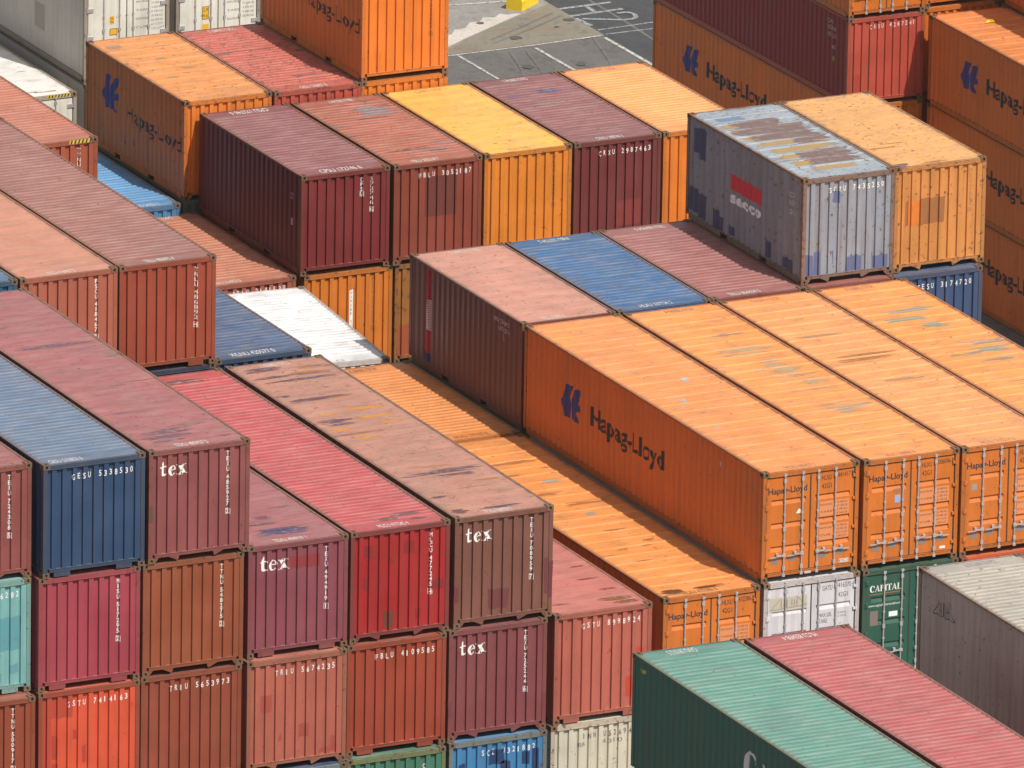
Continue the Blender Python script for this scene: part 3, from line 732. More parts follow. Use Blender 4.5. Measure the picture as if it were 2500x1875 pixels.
door_marks(c, '5102146'); put(c, Deco().rect(.28, 1.55, .42, 1.7), 'door', 'sticker', (.35, .28, .22, 1)); put(c, t_roof('HLXU 510214 6', .25, .6), 'roofn', color=(.30, .17, .10, 1)); put(c, t_roof('HLXU 510214 6', .4, .7), 'rooff', color=(.30, .15, .12, 1))
c = hl40(23.18, .2, 0, 'orange container at the right edge, grey scrapes on its roof, before the navy one', '508812', roofc=(254, 158, 70), wear=.46, wcol=(150, 150, 135), wcol2=(180, 165, 145), logo=False)
door_marks(c, '5088120', full=False); put(c, t_roof('HLXU 508812 0', .4, .7), 'rooff', color=(.30, .15, .12, 1))
c = container(15.74, .22, -2.6, L40, 'white container with doors and number 416370, below the orange logo container', (228, 226, 232), front='door', bottom='plain', rust=.1, castc=(200, 185, 150))
door_marks(c, '4163704', 'GATU', name=None, nc=(.10, .10, .11, 1), full=False)
put(c, Deco().rect(.16, 1.90, 1.12, 2.22), 'door', 'logo_plate', paint((205, 196, 176)))
d = Deco(); d.line((.20, 1.94), (1.10, 1.98), .010).line((.20, 1.94), (.44, 2.19), .010).line((.84, 2.22), (1.10, 1.98), .010)
for k_, ch in enumerate('KAI WAH'):
    if ch != ' ': d.text(ch, .45+k_*.065, 1.965, .21, .038)
o = put(c, d, 'door', 'logo', (.16, .15, .14, 1)); o.location = (0, -.0015, 0)
put(c, Deco().text('MAX.GR.', 1.42, 1.62, .10, .33).text('TARE', 1.42, 1.48, .10, .22), 'door', 'lettering', (.12, .12, .13, 1)); put(c, Deco().text('30 480 KG', 1.90, 1.66, .045, .22).text('67 200 LB', 1.90, 1.58, .045, .22), 'door', 'lettering', (.2, .2, .22, 1))
c = container(18.24, .2, -2.6, L40, 'dark green container lettered CAPITAL on its doors, below the orange row', (38, 96, 80), front='door', bottom='plain', rust=.05)
put(c, t_capital(.20, 2.05, .80, .155), 'door', 'logo', WHITE); o = put(c, Deco().line((.20, 1.99), (.98, 2.0), .018), 'door', 'logo_underline', (.42, .13, .03, 1))
put(c, Deco().text('www.capitalintermodal.com', .17, 1.70, .06, .84), 'door', 'lettering', WHITE); put(c, Deco().rect(.22, 1.25, .42, 1.60), 'door', 'data_plate', (.20, .15, .13, 1)); put(c, Deco().rect(.70, 1.42, .92, 1.54), 'door', 'sticker', WHITE)
c = container(20.71, .1, -2.6, L40, 'red-orange container showing only its top rail under the right end of the orange row', (226, 96, 40), front='door', bottom='plain')

# roofs of the row behind it
c = container(13.22, 12.52, -2.6, L20, 'short orange container at the foot of the dark brown one, its roof half in shadow', (232, 138, 52), side=HL_SIDE, roof='fine', wear=.28, wcol=(190, 120, 50), wcol2=(150, 90, 40), front='wall')
put(c, t_roof('HLXU 279107 0', .4, .68), 'rooff', color=(.16, .08, .05, 1)); put(c, t_roof('HLXU 279107 0', .35, .7), 'roofn', color=(.16, .08, .05, 1))
c = container(15.7, 12.62, 0, L20, 'dark brown container with a narrow red striped mark on its shaded side', (132, 70, 62), side=(134, 86, 80), roofc=(214, 146, 126), roof='flat', wear=.28, wcol=(130, 100, 110), wcol2=(170, 150, 140), rust=.2, dirt=.5)
DB = c
o = put(c, Deco().rect(.78, .42, 1.19, 2.47), 'left', 'paint_patch', paint((170, 30, 45))); put(c, Deco().rect(.78, .22, 1.19, .42), 'left', 'paint_patch', paint((40, 60, 110)))
d = Deco().poly([(.88, 2.19), (.92, 1.0), (1.04, 1.0), (.95, 1.6)])
for k_ in range(14): d.rect(.98, 1.0+k_*.055, 1.20, 1.028+k_*.055)
o = put(c, d, 'left', 'logo', (.6, .58, .6, 1)); o.location = (-.002, 0, 0)
put(c, Deco().text('TRIU', 4.50, 2.26, .10, .26, rise=0).text('13095', 4.78, 2.26, .11, .5).text('US 2210', 4.78, 2.10, .10, .58).text('US', 4.96, 1.97, .07, .12).text('22G1', 4.96, 1.88, .07, .14), 'left', 'lettering', (.55, .52, .52, 1))
put(c, t_roof('TRLU 313095 5', .25, .5), 'roofn', color=ROOFW); put(c, t_roof('TRLU 313095 5', .3, .62), 'rooff', color=(.6, .55, .5, 1))
c = container(18.19, 12.6, 0, L20, 'bright blue container roof between the two pink roofs', (52, 96, 150), roofc=(22, 94, 150), wear=.25, wcol=(130, 120, 110), wcol2=(60, 70, 90), rust=.16, castc=(120, 110, 95))
put(c, t_roof('HLXU 337734 2', .28, .62), 'roofn', color=ROOFW); put(c, t_roof('INBU 337734 2', .36, .68), 'rooff', color=ROOFW)
c = container(20.66, 12.62, 0, L20, 'dusty pink container whose roof lies left of the blue-grey one', (150, 78, 74), roofc=(160, 92, 92), wear=.15, wcol=(120, 80, 85), rust=.08)
put(c, t_roof('TRLU 864434 5', .22, .56), 'roofn', color=ROOFW); put(c, t_roof('TRLU 864434 5', .32, .64), 'rooff', color=ROOFW)
c = container(23.07, 12.55, 0, L20, 'dull pink container showing only a slotted strip under the blue-grey one', (160, 84, 76))
c = container(25.36, 12.54, 0, L20, 'navy container with number 3174720, under the pale yellow-orange one', (64, 88, 128), bottom='block', castc=(95, 100, 115))
put(c, t_h('GESU3174720'), 'end')
c = container(23.07, 12.77, 2.6, L20, 'blue-grey container with red block and white lettering, scraped brown and ochre roof', (150, 160, 174), side=(146, 150, 160), roofc=(160, 176, 190), wear=.55, wcol=(150, 150, 150), wcol2=(110, 130, 160), rust=.38, dirt=.35, frame=(140, 120, 112), castc=(150, 90, 50), roof='wide')
put(c, t_h('SCZU7435250'), 'end'); put(c, Deco().rect(2.30, 1.34, 3.84, 1.72), 'left', 'logo_block', paint((215, 50, 60)))
d = Deco()
for k_, ch in enumerate('secco'): d.text(ch, 2.30+k_*.31, 1.03-(.0), .27 if True else 0, .30, bold=.045)
put(c, d, 'left', 'logo', (.72, .70, .70, 1))
put(c, Deco().text('SCZU', 5.32, 2.0, .12, .30).text('74352', 5.28, 1.80, .12, .36).text('2210', 5.30, 1.58, .12, .34).text('22', 5.5, 1.15, .10, .12), 'left', 'lettering', (.55, .55, .58, 1))
patches(c, 'left', [(.62, 1.62, 1.0, 2.4), (.3, 1.75, .62, 2.35), (.15, .25, .62, .85), (.62, .2, 1.03, .8), (1.36, .18, 1.72, .62), (1.72, .18, 1.9, .5), (2.2, .2, 2.5, .42), (4.1, .2, 4.4, .6), (5.0, .2, 5.5, .45)], (58, 62, 98))
patches(c, 'end', [(.14, .2, .32, .72), (.32, .2, .52, .76), (1.22, .2, 1.62, .56), (1.30, .56, 1.36, .62), (1.9, .2, 2.28, .5), (.80, 1.92, .98, 2.2), (.82, .4, .86, .75)], (92, 104, 148))
c = container(25.52, 12.8, 2.6, L20, 'pale yellow-orange container with square patch marks, beside the blue-grey one', (222, 150, 78), roofc=(246, 176, 96), roof='flat', wear=.22, wcol=(130, 80, 50), wcol2=(110, 80, 80), rust=.34, dirt=.15, castc=(140, 95, 55))
patches(c, 'end', [(.30, 1.12, .40, 1.72), (.70, 1.12, 1.36, 1.74)], (160, 105, 62)); patches(c, 'end', [(.40, 1.12, .70, 1.72)], (228, 128, 42)); put(c, t_v('HLXU 210533 4', SH, xf=.83, h=.07, pitch=.09), 'end', color=(.35, .17, .09, 1)); put(c, Deco().text('HLXU 210533 4', .3*W, .14, .2, .8), 'rooff', color=(.35, .33, .35, 1))

# ================================================================ LEFT MIDDLE BLOCK
c = container(.43, 12.62, 2.6, L40, 'teal blue container roof cut by the left edge', (40, 96, 132), roofc=(46, 108, 150), wear=.2, wcol=(120, 130, 110))
c = container(2.92, 12.6, 2.6, L40, 'light salmon container with vertical number 418467 left of the red-brown one', (176, 100, 78), roofc=(210, 138, 112), roof='flat', wear=.1, rust=.08, wcol=(150, 110, 90))
put(c, t_v('FSCU 418467 2', SH), 'end'); put(c, t_roof('FSCU 418467 2', .32, .6), 'roofn', color=ROOFW)
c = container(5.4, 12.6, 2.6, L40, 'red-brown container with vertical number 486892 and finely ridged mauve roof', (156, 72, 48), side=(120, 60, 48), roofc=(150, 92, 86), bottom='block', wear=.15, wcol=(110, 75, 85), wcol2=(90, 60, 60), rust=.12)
put(c, t_v('TRLU 486892 4', SH, xf=.80), 'end'); put(c, t_roof('TRLU 486892 4', .30, .60), 'roofn', color=ROOFW)
c = container(5.42, 12.62, 0, L40, 'dark navy container just visible under the red-brown one', (46, 62, 98), roofc=(50, 66, 100))
c = container(7.94, 12.8, 0, L40, 'deep blue container roof with white stencilled number, beside the white roof', (44, 78, 118), roofc=(42, 80, 126), wear=.12, wcol=(120, 110, 100), castc=(80, 80, 85))
put(c, t_roof('WLNU 420577 0', .2, .66, h=.26), 'roofn', color=ROOFW)
c = container(12.91, 19.15, -2.6, L20, 'white container set slightly askew, only its ridged roof showing', (246, 246, 248), roofc=(240, 240, 243), wear=.34, wcol=(185, 160, 140), wcol2=(200, 190, 180), rust=.06, rot=-math.atan2(.58, 6.18))
put(c, Deco().text('42 20', 1.15, .12, .15, .2), 'roofn', color=(.25, .25, .27, 1))
c = container(10.05, 29.5, 0, L40, 'salmon container with yellow and black warning stripes on its top rail', (182, 92, 62), roofc=(186, 104, 80), H=HC, wear=.12, wcol=(140, 90, 80), castc=(140, 95, 65))
put(c, t_v('TTNU 910244 3', HC, xf=.80), 'end'); d = Deco().rect(1.68, HC-.105, 2.26, HC-.015); put(c, d, 'head', 'warning_stripes', (.62, .46, .03, 1))
d = Deco()
for k_ in range(6): d.poly([(1.70+k_*.1, HC-.103), (1.745+k_*.1, HC-.103), (1.775+k_*.1, HC-.017), (1.73+k_*.1, HC-.017)])
o = put(c, d, 'head', 'warning_stripes', BLACK); o.location = (0, -.0012, 0)
c = container(16.40, 38.45, -4.6, L20, 'light blue container roof partly in shadow left of the orange logo container', (70, 136, 190), roofc=(76, 150, 206), wear=.08, castc=(90, 130, 160))
put(c, t_roof('HDMU 240533 2', .5, .8), 'roofn', color=ROOFW)
c = container(16.86, 32.55, -4.9, L20, 'salmon pink container roof at the foot of the maroon one', (182, 100, 84), roofc=(196, 118, 88), wear=.30, wcol=(150, 70, 50), wcol2=(130, 65, 50), rust=.12)
put(c, t_roof('CAXU 214953 0', .1, .42), 'roofn', color=ROOFW); put(c, t_roof('CAXU 214953 0', .3, .6), 'rooff', color=(.7, .65, .6, 1)); put(c, t_h('TRIU2141130', zc=2.32), 'end')

# ================================================================ SECOND ROW OF SHORT CONTAINERS
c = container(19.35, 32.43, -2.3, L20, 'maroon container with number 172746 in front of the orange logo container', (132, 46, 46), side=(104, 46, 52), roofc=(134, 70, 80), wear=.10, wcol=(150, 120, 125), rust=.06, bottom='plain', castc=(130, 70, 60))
put(c, t_v('CPSU', SH, xf=.69), 'end'); put(c, t_v('172746 6', SH, xf=.80), 'end'); put(c, t_roof('CPSU 172746 6', .26, .72, h=.27), 'roofn', color=ROOFW); put(c, t_roof('CPSU 172746 6', .28, .70, h=.27), 'rooff', color=ROOFW)
for u_, n_ in ((4.95, 7), (5.25, 9), (5.52, 8)):
    pass
put(c, Deco().text('22G1', 5.40, 1.95, .07, .12).text('US', 5.40, 1.85, .07, .08).rect(5.42, 1.18, 5.48, 1.36), 'left', 'lettering', (.5, .42, .44, 1))
c = container(21.87, 32.38, -2.3, L20, 'rust-brown container with a dark square patch and number 3052187', (150, 70, 52), roofc=(170, 88, 68), wear=.55, wcol=(130, 125, 135), wcol2=(130, 60, 50), rust=.18, castc=(140, 100, 70), bottom='tab', roof='fine')
put(c, t_h('FBLU3052187'), 'end'); patches(c, 'end', [(.90, 1.15, 1.74, 2.18)], (112, 56, 46)); put(c, t_roof('FBLU 305218 7', .25, .55), 'roofn', color=ROOFW); put(c, t_roof('FBLU 305218 7', .35, .62), 'rooff', color=ROOFW)
c = container(24.37, 32.38, -2.3, L20, 'golden yellow-orange container between the rust-brown and the dark maroon ones', (236, 140, 36), roofc=(255, 190, 74), roof='flat', wear=.15, wcol=(220, 130, 50), wcol2=(200, 110, 50), rust=.2, castc=(150, 100, 55))
put(c, t_v('HLXU 234051 7', SH, xf=.80, h=.09, pitch=.115), 'end', color=(.30, .12, .03, 1)); put(c, t_roof('HLXU 234051 7', .35, .65), 'rooff', color=(.45, .25, .10, 1)); put(c, t_roof('HLXU 234051 7', .32, .62), 'roofn', color=(.45, .20, .08, 1))
c = container(26.88, 32.4, -2.3, L20, 'dark maroon container with number 2987463 beside the golden one', (122, 50, 50), roofc=(138, 76, 84), wear=.42, wcol=(120, 110, 120), wcol2=(100, 90, 125), rust=.18, castc=(140, 100, 80))
put(c, t_h('CRXU2987463'), 'end'); patches(c, 'end', [(1.22, .3, 1.9, .95)], (140, 56, 50)); put(c, t_roof('CRXU 298746 3', .3, .6), 'roofn', color=ROOFW); put(c, t_roof('CRXU 298746 3', .38, .66), 'rooff', color=ROOFW)
c = container(29.37, 32.4, -2.3, L20, 'bright orange container half hidden behind the blue-grey one', (240, 132, 32), roofc=(252, 164, 86), wear=.08, rust=.05, castc=(160, 110, 60))
put(c, t_roof('HLXU 226173 2', .38, .66), 'rooff', color=(.35, .20, .20, 1))
c = container(19.47, 32.45, -4.9, L20, 'orange container with a vertical HANGER sign, under the maroon one', (224, 128, 38), bottom='plain', rust=.12)
put(c, t_v('HLXU 219553 6', SH, xf=.79, h=.09, pitch=.12), 'end', color=(.30, .12, .03, 1)); put(c, Deco().rect(.515*W, 1.0, .565*W, 2.08), 'end', 'sign_board', WHITE)
d = Deco()
for k_, ch in enumerate('HANGER TAIN'):
    if ch != ' ': d.text(ch, .54*W-(.028 if ch != 'I' else .008), 1.97-k_*.108, .078, .056 if ch != 'I' else .016)
o = put(c, d, 'end', 'lettering', BLACK); o.location = (0, -.002, 0)
c = container(21.97, 32.45, -4.9, L20, 'dirty mustard brown container under the rust-brown one', (176, 112, 44), bottom='plain', rust=.55, dirt=.4, castc=(110, 90, 60))
patches(c, 'end', [(.12, .2, .5, 1.0)], (170, 80, 50))

# ================================================================ UPPER LEFT: ORANGE LOGO, RED ROOF, TALL ORANGE
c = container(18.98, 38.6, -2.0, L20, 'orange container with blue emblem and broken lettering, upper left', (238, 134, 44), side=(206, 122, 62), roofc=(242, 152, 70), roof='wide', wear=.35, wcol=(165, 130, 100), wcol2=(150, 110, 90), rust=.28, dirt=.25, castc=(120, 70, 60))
put(c, t_hlogo(1.0, 1.96, 1.17, 2.12), 'left', 'logo', NAVY)
put(c, Deco().text('Hapag-Lloyd', 2.5, 1.2, .40, 3.32, bold=.01), 'left', 'lettering', BLACK); put(c, t_roof('HLXU 217760 1', .2, .55), 'roofn', color=(.35, .22, .12, 1))
c = container(21.44, 38.5, -2.0, L20, 'coral red container roof with a sooty weathered surface, beside the orange emblem one', (190, 80, 66), roofc=(198, 88, 74), wear=.50, wcol=(130, 75, 65), wcol2=(120, 100, 95), rust=.42, castc=(130, 90, 75))
put(c, t_roof('GESU 230807 0', .34, .64), 'roofn', color=ROOFW); put(c, t_roof('TCKU 230807 0', .35, .66), 'rooff', color=ROOFW)
c = container(23.86, 38.5, -2.0, L20, 'orange container of which only the top strip shows under the tall orange one', (240, 134, 36), castc=(150, 100, 60))
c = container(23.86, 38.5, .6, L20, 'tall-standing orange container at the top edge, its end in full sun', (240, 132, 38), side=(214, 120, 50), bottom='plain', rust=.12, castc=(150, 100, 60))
put(c, Deco().text('Hapag-Lloyd', 2.5, 1.2, .40, 3.32, bold=.01), 'left', 'lettering', BLACK); put(c, t_hlogo(1.0, 1.96, 1.17, 2.12), 'left', 'logo', NAVY); put(c, t_v('HLXU 213207 0', SH, xf=.80, h=.085, pitch=.115), 'end', color=(.30, .12, .03, 1))

def reefer(x, y, z, label, L=L40, **kw):
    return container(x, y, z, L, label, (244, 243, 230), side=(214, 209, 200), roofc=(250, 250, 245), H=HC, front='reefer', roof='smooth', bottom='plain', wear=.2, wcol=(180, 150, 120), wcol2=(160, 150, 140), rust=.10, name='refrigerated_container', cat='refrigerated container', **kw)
c = reefer(18.11, 48.65, -4.9, 'low white refrigerated container with a bright flat roof and striped corner', frame=(200, 195, 180))
put(c, Deco().rect(1.60, HC-.09, 2.26, HC-.02), 'head', 'warning_stripes', (.62, .46, .03, 1)); d = Deco()
for k_ in range(7): d.poly([(1.62+k_*.09, HC-.088), (1.66+k_*.09, HC-.088), (1.69+k_*.09, HC-.022), (1.65+k_*.09, HC-.022)])
o = put(c, d, 'head', 'warning_stripes', BLACK); o.location = (0, -.0012, 0)
put(c, Deco().text('HLXU 876438 4', 1.3, 1.88, .12, .85), 'reefer', 'lettering', BLACK)
patches(c, 'roofn', [(.1, .08, .9, .2), (1.4, .35, 2.0, .42), (1.0, .42, 1.5, .48)], (170, 110, 70))
c = reefer(21.02, 49.27, -2.0, 'large white refrigerated container at the top left, long side in shade', frame=(190, 184, 172))
put(c, Deco().text('Hapag-Lloyd', .16, 2.36, .16, 1.0).text('45R1', 1.9, 2.36, .13, .3), 'reefer', 'lettering', (.12, .10, .16, 1))
rects(c, 'reefer', [(.73, 1.52, .86, 1.73), (.73, 1.22, .95, 1.40)], (.75, .42, .02, 1), 'sticker'); put(c, Deco().frame(.73, 1.22, .95, 1.40, .014).text('25U', .745, 1.64, .06, .1).text('96', .75, 1.55, .06, .09), 'reefer', 'lettering', (.1, .06, .02, 1)).location = (0, -.0015, 0)
d = Deco()
for k_, (a_, b_) in enumerate((('MAX.GROSS', '34 000 KG'), ('', '74 950 LB'), ('TARE', '4 050 KG'), ('', '8 930 LB'), ('MAX.PAYLOAD', '29 950 KG'), ('', '66 020 LB'), ('CUB.', '67.3 CU.M'), ('', '2 376 CU.FT'))):
    if a_: d.text(a_, 1.48, 2.02-k_*.115, .06, .36)
    d.text(b_, 1.92, 2.06-k_*.115, .06, .32)
put(c, d, 'reefer', 'lettering', (.25, .24, .26, 1)); put(c, Deco().frame(9.0, .75, 9.65, 1.45, .018).rect(9.02, .77, 9.63, 1.43), 'flatleft', 'access_panel', paint((176, 168, 158)))
put(c, Deco().line((11.5, 1.7), (11.62, 2.2), .015).line((11.62, 2.2), (11.8, 1.75), .015).line((11.5, 1.7), (11.8, 1.75), .015), 'flatleft', 'marking', (.4, .38, .36, 1))
c = reefer(21.02, 49.27, .9, 'white refrigerated container above the top edge, on the large white one', frame=(190, 184, 172))
c = reefer(23.65, 49.3, -2.0, 'second white refrigerated container at the top, between the large one and the teal post', frame=(176, 172, 160))
rects(c, 'reefer', [(.76, 1.35, .95, 1.70), (.76, 1.08, .95, 1.22)], (.75, .42, .02, 1), 'sticker'); put(c, Deco().frame(.76, 1.35, .95, 1.70, .014).text('2.9', .785, 1.56, .09, .14).text('9.6', .785, 1.40, .09, .14), 'reefer', 'lettering', (.1, .06, .02, 1)).location = (0, -.0015, 0)
d = Deco()
for k_, (a_, b_) in enumerate((('MAX.GROSS', '32 480 KG'), ('', '71 600 LB'), ('TARE', '4 390 KG'), ('', '9 680 LB'), ('MAX.PAYLOAD', '28 090 KG'))):
    if a_: d.text(a_, 1.48, 1.72-k_*.115, .06, .36)
    d.text(b_, 1.92, 1.76-k_*.115, .06, .32)
put(c, d, 'reefer', 'lettering', (.25, .24, .26, 1))
c = reefer(21.0, 49.1, -4.9, 'white refrigerated container in shade behind the left corner of the orange emblem one', frame=(150, 145, 138))
c = container(26.24, 49.3, -2.0, L40, 'teal container of which only a corner post shows beside the white doors', (60, 140, 118), H=HC, bottom='plain', castc=(60, 130, 110))

# ================================================================ UPPER RIGHT BLOCK
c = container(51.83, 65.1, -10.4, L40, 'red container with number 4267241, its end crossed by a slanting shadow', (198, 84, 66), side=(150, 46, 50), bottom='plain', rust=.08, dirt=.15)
put(c, t_h('CAXU4267241', zc=2.30), 'end', color=(.7, .66, .58, 1)); put(c, Deco().text('CAX', 10.9, 2.22, .12, .34).text('42674', 10.92, 2.02, .13, .42).text('US 5210', 10.92, 1.82, .13, .5).text('80', 11.2, 1.50, .11, .14), 'left', 'lettering', (.5, .45, .45, 1)); put(c, Deco().rect(11.24, 1.15, 11.32, 1.3), 'left', 'sticker', (.25, .25, .04, 1))
patches(c, 'end', [(.24, .3, .45, .95)], (182, 68, 56))
c = hl40(51.83, 65.1, -13.0, 'orange logo container below the red one, behind the bright orange roof', '', doors=False)
c = hl40(51.83, 65.1, -7.8, 'orange container with doors cut by the top edge, standing on the red one', '', roofc=(236, 142, 60), logo=False)

c = hl40(54.2, 52.5, -10.4, 'uppermost orange logo container at the right edge, a yellow scrap lying on its roof', '', roofc=(240, 140, 62), doors=False, wear=.25)
c = hl40(54.2, 52.5, -13.0, 'middle orange logo container of the right edge stack', '', doors=False)
c = hl40(54.2, 52.5, -15.6, 'lowest orange logo container of the right edge stack, standing on the asphalt', '', doors=False)
c = container(54.33, 65.3, -10.4, L40, 'orange container behind the right stack, seen as a sunlit slotted strip', (238, 128, 34), castc=(150, 100, 60))
c = container(54.40, 65.35, -7.8, L40, 'orange container at the top edge on the slotted strip, half in shadow', (236, 126, 36), bottom='plain', castc=(150, 100, 60))
c = hl40(56.68, 52.8, -7.8, 'dark shaded orange container in the top right corner above the ridged roof', '', doors=False, logo=False)
c = container(56.68, 52.8, -5.2, L40, 'upper brown container of the top right corner, out of the sun', (150, 70, 50))

c = container(56.85, 65.4, -7.8, L40, 'brown container in the shade behind the top right corner stack', (120, 62, 44))
c = container(56.85, 65.4, -5.2, L40, 'dull orange container in the shade above the brown one, top right corner', (190, 100, 40))

# ================================================================ FOREGROUND, LOWER RIGHT
c = container(3.94, -28.75, 2.6, L40, 'sea green container with dark green side lettered CAPITAL, nearest of all', (52, 118, 104), side=(54, 108, 98), roofc=(80, 144, 132), wear=.02, wcol=(110, 130, 125), wcol2=(90, 110, 110), rust=.10, castc=(90, 110, 95))
put(c, t_capital(5.1, 1.42, 3.6, .62, 1.2), 'left', 'logo', (.62, .60, .63, 1)); put(c, t_roof('CAXU 591012 5', .45, .72, h=.27), 'rooff', color=ROOFW); put(c, Deco().rect(.30, 2.28, .40, 2.36).rect(.44, 2.28, .54, 2.36), 'left', 'warning_stripes', (.5, .4, .03, 1))
c = container(6.49, -28.85, 2.6, L40, 'pink-red container in front, right of the sea green one', (172, 66, 80), roofc=(178, 78, 84), wear=.12, wcol=(150, 110, 120), wcol2=(110, 70, 75), rust=.12)
put(c, t_roof('MLCU 850498 4', .36, .68, h=.26), 'rooff', color=ROOFW)
c = container(11.66, -26.85, 2.9, L40, 'grey container with a pale ridged roof at the lower right edge', (175, 162, 152), side=(204, 188, 180), roofc=(178, 172, 162), wear=.2, wcol=(165, 150, 130), wcol2=(180, 165, 150), rust=.22, roof='fine', castc=(150, 115, 80))
d = Deco(); d.line((.68, 1.78), (1.62, 1.84), .018).line((.68, 1.78), (.94, 2.16), .018).line((1.34, 2.18), (1.62, 1.84), .018)
for k_, ch in enumerate('KAIWAH'): d.text(ch, .92+k_*.075, 1.83, .30, .045)
put(c, d, 'left', 'logo', (.07, .065, .07, 1)); put(c, t_roof('GATU 187270 0', .3, .6), 'rooff', color=(.25, .25, .27, 1)); put(c, t_roof('GATU 187270 0', .3, .6), 'roofn', color=(.25, .25, .27, 1))


# ================================================================ scraped and repainted marks on the roofs
CBY = {}
for o_ in sc.objects:
    if o_.parent is None and 'label' in o_: CBY[(round(o_.location.x, 2), round(o_.location.y, 2), round(o_.location.z, 2))] = o_
def at(x, y, z): return CBY[(round(x, 2), round(y, 2), round(z, 2))]
GREY = (150, 150, 140); PURP = (122, 88, 100); BROWN = (120, 74, 60)
smears(at(18.22, .25, 0), 'wide', [(.45, 2.25, 8.62, .26), (.55, 1.9, 8.28, .18), (1.2, 1.8, 7.62, .20), (1.05, 1.85, 7.28, .34), (1.15, 2.0, 6.88, .30), (1.2, 1.7, 6.55, .22), (1.35, 2.2, 5.85, .28), (.8, 2.38, 3.85, .20), (1.15, 1.65, 3.5, .2)], (196, 160, 118))
smears(at(20.71, .23, 0), 'wide', [(.25, 2.2, 7.20, .22), (.3, 2.1, 6.92, .20)], (176, 116, 52)); smears(at(20.71, .23, 0), 'wide', [(.1, 1.7, 8.9, .2), (.6, 1.9, 5.2, .16)], (190, 140, 100))
smears(at(23.18, .2, 0), 'wide', [(1.05, 1.75, 8.65, .32), (.9, 2.3, 6.5, .26), (.45, 2.2, 9.9, .22), (.3, 1.6, 9.3, .2)], (150, 150, 130))
smears(at(15.7, .3, 0), 'wide', [(1.42, 1.69, 7.0, .24), (.7, .94, 5.62, .2), (.5, .66, 5.18, .16), (.6, .72, 3.6, .14)], (190, 180, 168))
smears(at(13.2, .2, -2.6), 'wide', [(.11, .75, .42, .34), (.9, 1.9, .46, .16)], (112, 66, 32)); smears(at(13.2, .2, -2.6), 'wide', [(1.1, 1.45, 6.2, .24), (1.1, 1.85, 8.75, .26)], (175, 155, 130))
smears(at(13.2, .2, -2.6), 'wide', [(.9, 1.55, 4.92, .16), (1.45, 1.8, 4.0, .14), (.9, 2.1, 7.0, .18), (.5, 1.5, 7.9, .16), (.3, 1.1, 9.4, .18), (.6, 2.0, 10.3, .2)], (186, 110, 36))
smears(at(.32, -.2, 2.6), 'flat', [(.28, 1.75, 1.24, .30), (.16, 1.5, .88, .24), (.15, 2.3, 7.95, .22), (.2, 1.2, .62, .12)], PURP); smears(at(.32, -.2, 2.6), 'flat', [(2.0, 2.42, 6.85, .3), (1.3, 2.1, 1.5, .16), (.2, 1.0, 9.6, .2)], (142, 108, 92))
smears(at(2.85, .04, 0), 'flat', [(.40, 2.05, .74, .30), (.6, 1.95, .95, .22)], (96, 78, 110)); smears(at(2.85, .04, 0), 'flat', [(.9, 1.45, 1.84, .18), (.3, 1.5, 1.4, .12)], (120, 76, 84))
smears(at(5.36, .07, 0), 'fine', [(.75, 1.5, .64, .14), (1.2, 2.3, .84, .16), (1.6, 2.1, .46, .14), (.2, 1.9, 11.6, .3)], (110, 78, 76))
smears(at(7.93, .11, 0), 'flat', [(.06, 1.9, 9.2, .20), (.1, 1.05, 7.25, .16), (.2, 2.3, 3.2, .20), (.85, 1.95, 2.95, .12), (.1, .6, 1.55, .16), (.12, .6, .47, .3), (.8, 1.9, .45, .16), (.1, 1.25, 11.65, .3), (.1, 1.4, 11.05, .18), (.2, 2.25, 10.68, .16), (.1, .5, 9.6, .16), (.06, 1.1, 7.5, .26)], (112, 78, 84))
smears(at(7.93, .11, 0), 'flat', [(.9, 2.35, 8.15, .14), (.2, 1.0, 8.0, .12), (.3, 1.1, 6.1, .16), (.1, .8, 6.88, .14), (1.2, 2.3, 7.0, .12), (1.0, 2.3, 7.5, .12), (1.0, 2.35, 9.1, .10)], (214, 142, 40))
smears(at(26.88, 32.4, -2.3), 'fine', [(.98, 1.9, 4.56, .34)], (84, 84, 128)); smears(at(26.88, 32.4, -2.3), 'fine', [(.5, 1.5, 3.5, .34), (1.35, 1.77, .95, .24), (.3, 1.3, 5.1, .12)], (140, 116, 110))
smears(at(21.87, 32.38, -2.3), 'fine', [(1.1, 2.25, 4.88, .26), (1.1, 2.3, 4.45, .34)], (130, 122, 126)); smears(at(21.87, 32.38, -2.3), 'fine', [(.8, 1.85, 4.08, .14), (.3, 1.6, 1.2, .12), (1.1, 2.3, .9, .14)], (120, 66, 54))
smears(at(25.52, 12.8, 2.6), 'flat', [(.05, .5, .2, .26)], (128, 100, 112)); smears(at(25.52, 12.8, 2.6), 'flat', [(.8, 1.5, .18, .1), (.06, 1.0, 1.64, .07), (.5, 1.3, 1.9, .05)], (170, 104, 66))
smears(at(18.98, 38.6, -2.0), 'wide', [(.15, .75, 5.3, .26), (.9, 1.3, 3.9, .2), (1.2, 1.7, 2.9, .16), (.5, .9, 2.2, .16)], (170, 140, 112))
smears(at(10.44, .1, -2.6), 'flat', [(1.3, 2.3, .62, .22), (1.6, 2.3, .36, .2)], (140, 84, 50)); smears(at(10.44, .1, -2.6), 'flat', [(1.6, 2.25, 1.3, .10), (1.5, 2.2, 2.1, .10), (1.7, 2.3, 3.0, .1), (.2, .8, .7, .08)], (160, 56, 48))
SB = (128, 104, 100); SO = (186, 150, 92); s_ = at(23.07, 12.77, 2.6)
P_ = (L20-1.04)/9
